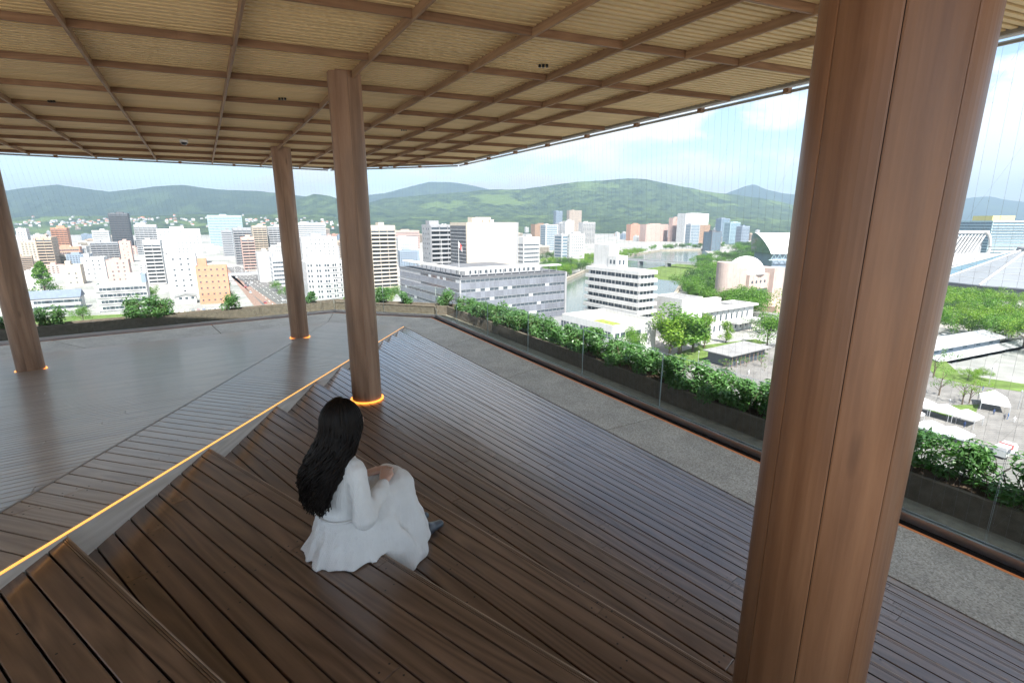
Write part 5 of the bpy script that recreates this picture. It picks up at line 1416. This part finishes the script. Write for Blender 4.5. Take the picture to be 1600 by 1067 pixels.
sheet('school_yard', [(-40, 500), (120, 494), (320, 484), (420, 478), (430, 506), (100, 515)], .05, plain('yard_sand', (.27, .25, .21), .9, .1, .1, .2), 'pale sandy school yard')
# bridges
def bridge(p, q, zt, wd, lab, piers, nm='bridge'):
    A, B = on_level(*p, G), on_level(*q, G); L = float(np.linalg.norm(B - A)); d = B - A
    e = empty(nm); e.matrix_world = frame((A[0], A[1], G), d); tag(e, lab, 'bridge')
    mb = MB(); mb.box(0, L, -wd / 2, wd / 2, zt - 1.2, zt); mb.build('deck', W['lightgrey'], e)
    for y in (-wd / 2, wd / 2 - .25): mb = MB(); mb.box(0, L, y, y + .25, zt, zt + 1.1); mb.build('parapet', W['grey'], e)
    for t in piers: mb = MB(); mb.box(L * t - 1.2, L * t + 1.2, -wd / 2, wd / 2, 0, zt - 1.2); mb.build('pier', W['grey'], e)
    for t in [.1 + .2 * k for k in range(5)]:
        mb = MB(); mb.tube([(L * t, wd / 2 - .4, zt), (L * t, wd / 2 - .4, zt + 7), (L * t, 0, zt + 7.6)], .15, 5); mb.build('lamp_post', W['white'], e)
bridge((968, 411), (1098, 421), 6.0, 9, 'low concrete road bridge over the river', (.28, .62))
bridge((352, 440), (408, 437), 6.5, 4, 'white footbridge crossing the avenue', (.05, .95), 'footbridge')

# ------------------------------------------------------------------ trees
LEAF = {'fresh': leafmat('fresh_leaf', (.036, .095, .010), (.125, .245, .030), 13, .35, .5), 'deep': leafmat('deep_leaf', (.018, .052, .013), (.058, .118, .028), 13, .3, .5), 'lime': leafmat('lime_leaf', (.060, .13, .010), (.19, .30, .028), 13, .35, .5)}
M['bark'] = plain('tree_bark', (.12, .095, .07), .9, .2, .3, 4)
def crown_mesh(kind_, seed, n):
    r = random.Random(seed); mb = MB()
    if kind_ == 'round': cl = [(r.gauss(0, .27), r.gauss(0, .27), .58 + r.uniform(-.22, .26), r.uniform(.14, .22)) for _ in range(20)]
    elif kind_ == 'spread': cl = [(r.gauss(0, .42), r.gauss(0, .42), .62 + r.uniform(-.16, .22), r.uniform(.14, .22)) for _ in range(26)]
    elif kind_ == 'column': cl = [(r.gauss(0, .085), r.gauss(0, .085), r.uniform(.22, .95), r.uniform(.09, .14)) for _ in range(24)]
    elif kind_ == 'cone':
        cl = []
        for _ in range(30):
            h = r.uniform(.12, .97); a = r.uniform(0, 6.28); rr = (1 - h) * .26; cl.append((rr * math.cos(a), rr * math.sin(a), h, .05 + .09 * (1 - h)))
    else: cl = [(r.gauss(0, .2), r.gauss(0, .2), .6 + r.uniform(-.25, .3), r.uniform(.08, .13)) for _ in range(9)]
    for _ in range(n):
        c = r.choice(cl); v = Vector((r.gauss(0, 1), r.gauss(0, 1), r.gauss(0, 1))).normalized() * (r.random() ** .35)
        p = Vector((c[0], c[1], c[2])) + v * c[3]
        nn = (v + Vector((r.gauss(0, .6), r.gauss(0, .6), r.gauss(0, .6)))).normalized(); t = nn.cross(Vector((r.gauss(0, 1), r.gauss(0, 1), r.gauss(0, 1)))).normalized(); b = nn.cross(t)
        s = r.uniform(.012, .024) * (1.0 if kind_ != 'thin' else .8)
        mb.add([p - t * s, p + b * s * .7, p + t * s, p - b * s * .7], [(0, 1, 2, 3)])
    tr = MB(); tr.tube([(0, 0, 0), (r.uniform(-.01, .01), 0, .3), (r.uniform(-.03, .03), r.uniform(-.03, .03), .62)], [.022, .016, .007], 6)
    for c in cl[:9]: tr.tube([(0, 0, max(.12, c[2] - .28)), (c[0] * .6, c[1] * .6, c[2] - .1), (c[0], c[1], c[2])], [.009, .006, .003], 4, 0, False)
    return mb, tr.mesh('trunk', M['bark'])
TREES = {}
for kd, vs_, n in (('round', 4, 3200), ('spread', 3, 3800), ('column', 2, 2600), ('cone', 1, 3200), ('thin', 2, 500)):
    for v in range(vs_):
        mb, tr = crown_mesh(kd, hash((kd, v)) % 1000 if False else (len(kd) * 17 + v * 31), n)
        for leaf in ('fresh', 'deep', 'lime'):
            TREES[(kd, v, leaf)] = (mb.mesh('crown', LEAF[leaf]), tr)
NV = {'round': 4, 'spread': 3, 'column': 2, 'cone': 1, 'thin': 2}
rt = random.Random(5)
def tree_at(x, y, h, kd, leaf, label, group, wide=1.0, z=G):
    v = rt.randrange(NV[kd]); cm, tm = TREES[(kd, v, leaf)]
    e = tag(empty('tree', (x, y, z), rt.uniform(0, 6.28)), label, 'tree', group); e.scale = (h * wide, h * wide, h)
    obj('trunk', tm, e); obj('crown', cm, e); return e
def tree_px(px, yb, yt, kd, leaf, label, group, wide=1.0):
    p = on_level(px, yb, G); r = view_dir(px, yt); h = r[2] * p[1] / r[1] - G; return tree_at(p[0], p[1], float(h), kd, leaf, label, group, wide)
tree_px(72, 464, 408, 'cone', 'fresh', 'tall conical green tree behind the school', 'city trees', 1.35)
for px, yb, yt, kd, lf, wd, lab in [
  (1046, 556, 480, 'column', 'lime', 1.5, 'bright columnar tree at the hall, nearest the podium'), (1062, 552, 470, 'column', 'fresh', 1.9, 'tallest dense columnar tree in front of the hall'), (1082, 550, 487, 'column', 'fresh', 1.7, 'broad columnar tree in front of the hall'), (1100, 543, 490, 'column', 'lime', 1.1, 'slender columnar tree in front of the hall wing'),
  (1134, 536, 502, 'column', 'lime', 1.2, 'single small tree against the white hall wing'), (994, 560, 508, 'round', 'fresh', .75, 'bright tree below the podium'), (1198, 545, 482, 'round', 'fresh', 1.1, 'round tree between the pavilion and the big column'), (1186, 520, 492, 'spread', 'deep', 1.0, 'dark spreading tree behind the pavilion'),
  (1460, 530, 478, 'round', 'fresh', .9, 'green tree beside the big column near the sports hall'), (1458, 590, 540, 'thin', 'fresh', 1.0, 'young thin tree beside the market shed'), (1467, 618, 575, 'thin', 'fresh', 1.1, 'young tree on the lawn before the shed'), (1503, 632, 590, 'thin', 'lime', 1.2, 'young thin tree at the lawn island'), (1514, 630, 588, 'thin', 'lime', 1.1, 'second young thin tree at the lawn island'), (1527, 592, 573, 'spread', 'lime', 1.2, 'low bright bush tree before the shed posts'), (1512, 594, 575, 'spread', 'lime', 1.1, 'low bright bush beside the shed door'),
  (600, 482, 448, 'round', 'lime', 1.0, 'bright tree at the corner of the lilac office'), (612, 476, 444, 'round', 'fresh', 1.0, 'green tree between the cream tower and the lilac office'), (588, 486, 455, 'round', 'fresh', .9, 'tree hugging the cream tower foot'),
  (132, 508, 476, 'round', 'fresh', .9, 'bright tree in the school yard'), (238, 474, 446, 'round', 'fresh', .8, 'round tree beside the white school block'), (208, 490, 468, 'round', 'lime', .8, 'lime tree at the school front'), (240, 486, 462, 'thin', 'lime', 1.1, 'thin lime tree at the school corner'),
  (433, 455, 437, 'round', 'fresh', .9, 'street tree at the avenue beside the blank white block'), (447, 466, 445, 'round', 'fresh', .9, 'street tree beside the joint column'), (357, 452, 440, 'round', 'deep', .8, 'street tree beside the orange block'), (360, 470, 452, 'round', 'fresh', .7, 'small street tree at the orange block corner'), (918, 482, 468, 'round', 'deep', 1.0, 'dark bush by the river under the white tower'), (540, 480, 462, 'round', 'fresh', 1.0, 'tree beside the bulging office')]:
    tree_px(px, yb, yt, kd, lf, lab, 'city trees', wd)
def grove(n, region, hr, kinds, leaves, label, group, seed):
    r = random.Random(seed); k = 0; tries = 0
    xs = [p[0] for p in region]; ys = [p[1] for p in region]; P = ccw(region)
    def inside(x, y):
        c = False; m = len(P)
        for i in range(m):
            (x0, y0), (x1, y1) = P[i], P[(i + 1) % m]
            if (y0 > y) != (y1 > y) and x < (x1 - x0) * (y - y0) / (y1 - y0) + x0: c = not c
        return c
    while k < n and tries < 4000:
        tries += 1; x, y = r.uniform(min(xs), max(xs)), r.uniform(min(ys), max(ys))
        if not inside(x, y): continue
        p = on_level(x, y, G); tree_at(p[0], p[1], r.uniform(*hr), r.choice(kinds), r.choice(leaves), label, group, r.uniform(.9, 1.25)); k += 1
grove(34, [(838, 420), (850, 404), (905, 404), (928, 412), (915, 424), (884, 437), (855, 432)], (11, 17), ['round', 'spread'], ['fresh', 'lime', 'deep'], 'green tree in the riverside grove beside the lilac office', 'riverside grove', 1)
grove(16, [(955, 405), (1000, 393), (1005, 398), (965, 412)], (8, 13), ['round', 'spread'], ['fresh', 'lime'], 'green tree on the far bank beyond the white tower', 'far bank trees', 2)
grove(40, [(1000, 392), (1090, 386), (1180, 384), (1180, 388), (1095, 390.5), (1035, 391)], (8, 13), ['round'], ['deep', 'fresh'], 'tree in the row along the far river bank', 'far bank row', 3)
grove(46, [(1070, 462), (1080, 440), (1100, 425), (1128, 440), (1128, 470), (1180, 490), (1176, 505), (1130, 490), (1090, 482)], (12, 18), ['round', 'spread'], ['fresh', 'deep', 'fresh'], 'green tree in the park mass behind the hall', 'park trees by the river', 4)
grove(26, [(1085, 418), (1100, 402), (1180, 398), (1180, 412), (1120, 420)], (10, 15), ['round', 'spread'], ['fresh', 'deep'], 'green tree between the museum and the bridge', 'museum park trees', 6)
grove(20, [(1130, 396), (1180, 388), (1200, 392), (1180, 402)], (12, 18), ['round'], ['deep', 'fresh'], 'dark tree before the barrel roofed arena', 'arena trees', 8)
grove(46, [(1462, 500), (1475, 476), (1640, 478), (1660, 560), (1590, 545), (1530, 532), (1490, 528)], (9, 15), ['spread', 'round'], ['lime', 'fresh', 'lime', 'deep'], 'bright green tree in the grove behind the market shed', 'sports hall grove', 9)
grove(14, [(1100, 560), (1205, 560), (1215, 580), (1120, 590)], (2.5, 5), ['thin'], ['fresh'], 'sapling on the plaza around the pavilion', 'plaza saplings', 10)
grove(9, [(1096, 545), (1150, 560), (1200, 556), (1200, 560), (1130, 572)], (1.6, 2.6), ['spread'], ['lime', 'fresh'], 'low bush beside the pavilion', 'pavilion bushes', 11)

# ------------------------------------------------------------------ cars
CARC = [plain('car_paint_%d' % k, c, .3, .6, .03) for k, c in enumerate([(.75, .75, .75), (.55, .56, .58), (.06, .06, .07), (.35, .05, .05), (.10, .15, .35), (.7, .68, .6)])]
def car_proto(m):
    e = empty('car'); 
    b = MB(); b.add([(-2.1, -.85, .3), (2.1, -.85, .3), (2.1, .85, .3), (-2.1, .85, .3), (-2.1, -.85, .85), (2.05, -.85, .75), (2.05, .85, .75), (-2.1, .85, .85)], [(0, 1, 5, 4), (1, 2, 6, 5), (2, 3, 7, 6), (3, 0, 4, 7), (4, 5, 6, 7), (0, 3, 2, 1)]); b.build('body', m, e)
    b = MB(); b.add([(-1.7, -.78, .84), (1.1, -.78, .80), (1.1, .78, .80), (-1.7, .78, .84), (-1.3, -.62, 1.45), (.45, -.62, 1.45), (.45, .62, 1.45), (-1.3, .62, 1.45)], [(0, 1, 5, 4), (1, 2, 6, 5), (2, 3, 7, 6), (3, 0, 4, 7)]); b.build('windows', M['pane'], e)
    b = MB(); b.box(-1.3, .45, -.62, .62, 1.44, 1.49); b.build('roof', m, e)
    for x in (-1.3, 1.3):
        for y in (-.87, .77):
            b = MB(); b.prism([(x + .32 * math.cos(t * math.pi / 5), .32 + .32 * math.sin(t * math.pi / 5)) for t in range(10)], y, y + .1); b.v = [(p, r_, q) for p, q, r_ in b.v]; b.build('wheel', M['screw'], e)
    return e
cn = ['white', 'silver', 'black', 'red', 'blue', 'cream']
protos = [car_proto(m) for m in CARC]; used = [False] * 6
rc = random.Random(21)
spots = []
for k in range(16):
    t = rc.uniform(.15, .97); x0 = rc.choice((.12, .2, .37, .52, .68, .86)); a = np.array([352, 418.]) * (1 - x0) + np.array([372, 416.]) * x0; b = np.array([420, 508.]) * (1 - x0) + np.array([560, 500.]) * x0
    A, B = on_level(*a, G), on_level(*b, G); P = A + (B - A) * t; spots.append((P[0], P[1], math.atan2(B[1] - A[1], B[0] - A[0]), 'driving along the wide avenue', 'cars on the avenue'))
for k in range(9):
    P = on_level(268 + k * 8.5, 489 - k * .5, G); spots.append((P[0], P[1], R(31 + 90), 'parked in the row below the orange brick block', 'parked cars below the orange block'))
for k in range(6):
    P = on_level(1475 + k * 19, 545 + (k % 2) * 3 - 18, G); spots.append((P[0], P[1], R(20), 'parked under the trees behind the market shed', 'parked cars behind the shed'))
for k, (x, y, rz, lab, gp) in enumerate(spots):
    c = k % 6; o = protos[c] if not used[c] else copy_tree(protos[c]); used[c] = True
    o.location = (x, y, G + .06); o.rotation_euler = (0, 0, rz); tag(o, 'small %s car %s' % (cn[c], lab), 'car', gp)

# ------------------------------------------------------------------ distant pedestrians and lamp posts on the plaza
def walker(col):
    F = Field((-.35, -.4, -.02), (.35, .4, 1.8), .035)
    for y in (-1, 1):
        F.limb((0, .09 * y, .9), (.05 * y, .10 * y, .06), .085, .05, .03); F.limb((.05 * y, .10 * y, .05), (.05 * y + .14, .10 * y, .04), .05, .04, .02); F.limb((0, .19 * y, 1.38), (-.06 * y, .24 * y, .88), .06, .04, .03)
    F.smin(F.ell((0, 0, 1.15), (.13, .19, .34)), .05); F.limb((0, 0, 1.42), (.01, 0, 1.5), .06, .055, .03); F.smin(F.ell((.01, 0, 1.62), (.10, .085, .12)), .02)
    return F.mesh('person', plain('clothes_' + col[0], col[1], .9), 1)
wk = [walker(c) for c in (('navy', (.03, .05, .12)), ('grey', (.10, .10, .11)), ('blue', (.05, .13, .30)), ('white', (.5, .5, .5)))]
wl_ = ['navy', 'dark grey', 'bright blue', 'white']
rp = random.Random(4)
for k, (px, py, where) in enumerate([(1552, 648, 'beside the large ridge tent'), (1569, 656, 'on the open plaza before the ridge tent'), (1574, 655, 'in a pair on the open plaza'), (1584, 660, 'alone on the open plaza'), (1506, 668, 'between the two tent rows'), (1492, 663, 'under the edge of the upper tent row'), (1535, 610, 'before the market shed'), (1170, 585, 'near the cafe pavilion'), (1120, 585, 'on the path to the cafe pavilion')]):
    p = on_level(px, py, G); o = obj('person', wk[k % 4]); o.location = (p[0], p[1], G + .06); o.rotation_euler = (0, 0, rp.uniform(0, 6.28)); tag(o, 'distant person in %s clothes walking %s' % (wl_[k % 4], where), 'person', 'people on the plaza')
for k, (px, py, where) in enumerate([(1478, 655, 'between the tents'), (1545, 600, 'before the market shed'), (1590, 640, 'on the open plaza'), (1150, 590, 'beside the cafe pavilion'), (1090, 572, 'beside the lawn at the pavilion'), (1188, 560, 'behind the cafe pavilion')]):
    p = on_level(px, py, G); e = tag(empty('lamp_post', (p[0], p[1], G + .05)), 'slim grey lamp post ' + where, 'lamp post', 'plaza lamp posts')
    mb = MB(); mb.tube([(0, 0, 0), (0, 0, 5.4)], [.09, .06], 6); mb.build('pole', W['grey'], e)
    mb = MB(); mb.tube([(0, 0, 5.4), (0, 0, 5.75), (0, 0, 5.85)], [.16, .2, .05], 8); mb.build('lamp_head', W['lightgrey'], e)
# ------------------------------------------------------------------ background blocks, hillside houses
FILLM = ['white', 'white', 'lightgrey', 'cream', 'beige', 'white', 'tan', 'grey', 'pink', 'white', 'blue', 'salmon']
FW = {}
def filler_proto(k):
    r = random.Random(100 + k); w, d, h = r.uniform(11, 22), r.uniform(10, 16), 1.0
    col = FILLM[k % 12]; H = [22, 34, 16, 28, 42, 19, 30, 25, 14, 38, 27, 18][k % 12]
    wl_ = MB(); wl_.box(0, w, 0, d, 0, H); wl_.box(w * .2, w * .55, d * .3, d * .7, H, H + 3.5); wl_.box(0, w, -.05, .25, H, H + .8); wl_.box(-.05, .25, 0, d, H, H + .8)
    wm = MB(); bl = MB(); st = k % 3
    for f in range(int(H / 3.2)):
        z = .9 + f * 3.2
        if st == 0:
            wm.box(.5, w - .5, -.06, 0, z, z + 1.9); bl.box(.3, w - .3, -1.0, -.85, z - .4, z + .6); bl.box(.3, w - .3, -.84, -.07, z - .4, z - .25)
        else:
            s = .8
            while s < w - 1.8: wm.box(s, s + 1.7, -.06, 0, z, z + 1.5); s += 2.7 if st == 1 else 3.6
        for face in (0, 1):
            s = 1.2
            while s < d - 1.6: wm.box(-.06 if not face else w, 0 if not face else w + .06, s, s + 1.2, z, z + 1.4); s += 3.4
    return (wl_.mesh('wall', W[col]), wm.mesh('window_rows', M['pane']), bl.mesh('balcony_rows', W[col]) if bl.v else None, w, d, H, col)
FP = [filler_proto(k) for k in range(12)]
style_words = {0: 'with balcony rows', 1: 'with close windows', 2: 'with sparse windows'}
rf = random.Random(77)
NO = [((800, 395), (1215, 470))]
nfill = 0; taken = []
zones = [(-30, 880, 376, 398, 72), (-30, 880, 367, 376, 56), (-30, 1190, 360.5, 366, 62), (560, 1190, 357.5, 361, 34), (-40, 250, 398, 430, 14), (380, 700, 398, 420, 12), (940, 1190, 366, 380, 32), (1470, 1620, 366, 392, 18)]
for (x0, x1, y0, y1, n) in zones:
    k = 0; tr = 0
    while k < n and tr < 3000:
        tr += 1; x, y = rf.uniform(x0, x1), rf.uniform(y0, y1)
        if 870 < x < 1130 and y > 384: continue
        if 345 < x < 400 and y > 372: continue
        p = on_level(x, y, G)
        if any((p[0] - q[0]) ** 2 + (p[1] - q[1]) ** 2 < 24 ** 2 for q in taken): continue
        taken.append(p); c = rf.randrange(12); me, wmesh, bme, w, d, H, col = FP[c]
        far = p[1] > 1500
        hs = rf.uniform(.55, 1.05) if far else rf.uniform(.6, 1.15)
        if y > 376: hs *= .75
        dd = azv(59 + rf.choice((0, 0, 8, -8))); aa = np.array([-dd[1], dd[0]])
        e = empty('city_block'); e.matrix_world = frame((p[0], p[1], G), (dd[0], dd[1], 0), (aa[0], aa[1], 0)) @ Matrix.Diagonal((rf.uniform(.8, 1.4), 1, hs, 1))
        dist = 'far ' if far else 'mid distance '
        tag(e, dist + {'lightgrey': 'pale grey'}.get(col, col) + ' city block ' + style_words[c % 3], 'building', 'background city blocks')
        obj('wall', me, e); kind(obj('window_rows', wmesh, e), 'stuff')
        if bme: kind(obj('balcony_rows', bme, e), 'stuff')
        k += 1
# ------------------------------------------------------------------ mountains
def forest_mat(name, lo, hi, patch, sc=.004):
    s = NT(name); c = s.coords((1, 1, 1)); n = s.noise(c, sc * 3.2, 9, .72); n2 = s.noise(c, sc * .55, 4, .5); n3 = s.noise(c, sc * 22, 3, .6)
    f = s.math('ADD', s.math('MULTIPLY', n, .8), s.math('MULTIPLY', n3, .2))
    col = s.ramp(f, [(.40, lo), (.60, hi)]); col = s.mix(s.ramp(s.math('ADD', s.math('MULTIPLY', n2, .75), s.math('MULTIPLY', n, .25)), [(.555, 0.0), (.60, .7)]), col, patch)
    s.bump(f, 1.0, 26.0); return s.set(col, .95, 0, .1)
def ridge(name, label, prof, Y, depth, mat, seed, rough=1.0, foot=.9, power=1.25):
    """wooded ridge: crest heights given along the skyline, slopes with spurs"""
    xs = [p[0] for p in prof]; ys = [p[1] for p in prof]; N = int((xs[-1] - xs[0]) / 5); T = 22; mb = MB(); vs = []
    grid = []
    for i in range(N + 1):
        x = xs[0] + (xs[-1] - xs[0]) * i / N; y = float(np.interp(x, xs, ys))
        top = at_range(x, y, Y); row = []
        for t in range(-T, 9):
            s_ = t / T                                  # -1 foot in front, 0 crest, >0 behind
            dist = Y + s_ * depth
            px, py = top[0] * dist / Y, dist
            f = max(0.0, 1 - abs(s_)) ** power
            nz = mnoise.fractal((px * .0016 + seed, py * .0016, seed * 1.7), 1.0, 2.0, 6)
            spur = abs(mnoise.noise((px * .0028 + seed, seed * 3.1, py * .0006)))
            hh = (top[2] - G) * f * (1 - .35 * spur * (1 - f) * 2 * foot) + nz * 44 * rough * (1 - f) * f * 4
            if t == 0: hh += nz * 15
            row.append((px, py, G + max(hh, -6 if abs(s_) > .98 else 0) - (3 if abs(s_) > .97 else 0)))
        grid.append(row)
    K = len(grid[0])
    mb.v = [p for row in grid for p in row]
    mb.f = [(i * K + j, (i + 1) * K + j, (i + 1) * K + j + 1, i * K + j + 1) for i in range(N) for j in range(K - 1)]; mb.m = [0] * len(mb.f)
    o = mb.build(name, mat, None, None, True); o['kind'] = 'structure'; o['label'] = label; return grid
fm1 = forest_mat('forest_far', (.007, .016, .009), (.040, .060, .026), (.045, .07, .025)); fm2 = forest_mat('forest_near', (.006, .016, .007), (.062, .092, .030), (.095, .14, .036))
ridge('hills', 'long wooded mountain range behind the hillside houses', [(-400, 318), (-150, 312), (0, 300), (40, 294), (90, 289), (130, 294), (170, 299), (200, 296), (240, 293), (285, 289), (320, 293), (360, 298), (400, 299), (430, 302), (480, 308), (540, 318), (620, 338), (700, 350)], 5200, 1700, fm1, 1.0)
ridge('hills', 'broad wooded mountain with pale clearings behind the river', [(520, 345), (560, 322), (600, 311), (640, 307), (700, 303), (760, 298), (820, 296), (860, 290), (900, 284), (940, 282), (980, 279), (1010, 281), (1060, 292), (1100, 299), (1150, 303), (1200, 313), (1250, 325), (1310, 338), (1400, 347)], 5000, 1900, fm2, 4.0)
ridge('hills', 'rounded green knoll between the columns', [(380, 350), (430, 330), (460, 312), (490, 303), (515, 306), (545, 316), (580, 322), (640, 335), (720, 350)], 4300, 1100, fm2, 6.5)
ridge('hills', 'far blue mountain above the cream block', [(480, 330), (560, 307), (600, 302), (640, 292), (670, 285), (700, 285), (740, 290), (770, 298), (820, 306), (900, 330)], 8200, 1600, fm1, 9.0)
ridge('hills', 'far blue peak beside the big column', [(1040, 335), (1100, 312), (1135, 302), (1160, 293), (1178, 288), (1200, 297), (1225, 302), (1260, 306), (1330, 318), (1420, 322), (1480, 316), (1520, 309), (1545, 308), (1570, 313), (1610, 317), (1700, 309), (1850, 320)], 8600, 1700, fm1, 12.0)
fg = ridge('hills', 'low foothill dotted with houses', [(-300, 344), (-100, 341), (0, 341), (60, 338), (120, 336), (200, 335), (300, 334), (380, 335), (470, 336), (540, 342), (640, 350)], 3300, 900, fm2, 15.0, .5)
ridge('hills', 'low green foothill behind the far river blocks', [(560, 350), (640, 341), (760, 338), (860, 336), (960, 339), (1060, 341), (1160, 340), (1230, 345), (1300, 350)], 3500, 800, fm2, 19.0, .5)
# houses scattered on the foothill
hm = []
for k, (wc, rfm) in enumerate((('white', M['roof_grey']), ('cream', M['roof_blue']), ('white', M['roof_white']), ('lightgrey', M['tile_red']))):
    b = MB(); w, d, h = 12, 9, 6.5; b.box(0, w, 0, d, 0, h); b.add([(-.6, -.6, h), (w + .6, -.6, h), (w + .6, d + .6, h), (-.6, d + .6, h), (1.5, d / 2, h + 3.2), (w - 1.5, d / 2, h + 3.2)], [(0, 1, 5, 4), (2, 3, 4, 5), (0, 4, 3), (1, 2, 5)], 1)
    hm.append(b.mesh('house', [W[wc], rfm]))
rh = random.Random(31); K = len(fg[0]); hl = ['white house with a grey roof', 'cream house with a slate roof', 'white house with a pale roof', 'pale grey house with a red tile roof']
for k in range(290):
    i = rh.randrange(18, len(fg) - 20); j = rh.choice([9, 10, 11, 12, 13, 14, 14, 15, 15, 16, 17, 18, 20]); p = fg[i][j]; q = fg[i + 1][j + 1] if j + 1 < K else p; t = rh.random()
    P = [p[a] + (q[a] - p[a]) * t for a in range(3)]; c = rh.randrange(4); s_ = rh.uniform(.8, 1.5)
    o = obj('house', hm[c]); o.location = (P[0], P[1], P[2] - 1.5); o.rotation_euler = (0, 0, rh.uniform(-.6, .9)); o.scale = (s_, s_, rh.uniform(1.0, 1.7)); tag(o, hl[c] + ' on the far foothill', 'house', 'houses on the foothill')

# ------------------------------------------------------------------ air
def haze():
    mb = MB(); mb.box(-10500, 13000, -2500, 10400, G - 8, 740); m = bpy.data.materials.new('haze_air'); m.use_nodes = True; nt = m.node_tree; nt.nodes.clear()
    out = nt.nodes.new('ShaderNodeOutputMaterial'); v = nt.nodes.new('ShaderNodeVolumePrincipled'); v.inputs['Color'].default_value = (.58, .80, 1.0, 1); v.inputs['Density'].default_value = HAZE; v.inputs['Anisotropy'].default_value = 0.45
    nt.links.new(v.outputs[0], out.inputs['Volume']); o = mb.build('haze', m); o['kind'] = 'stuff'; o['label'] = 'thin pale daylight haze'
HAZE = 1.35e-4
haze()
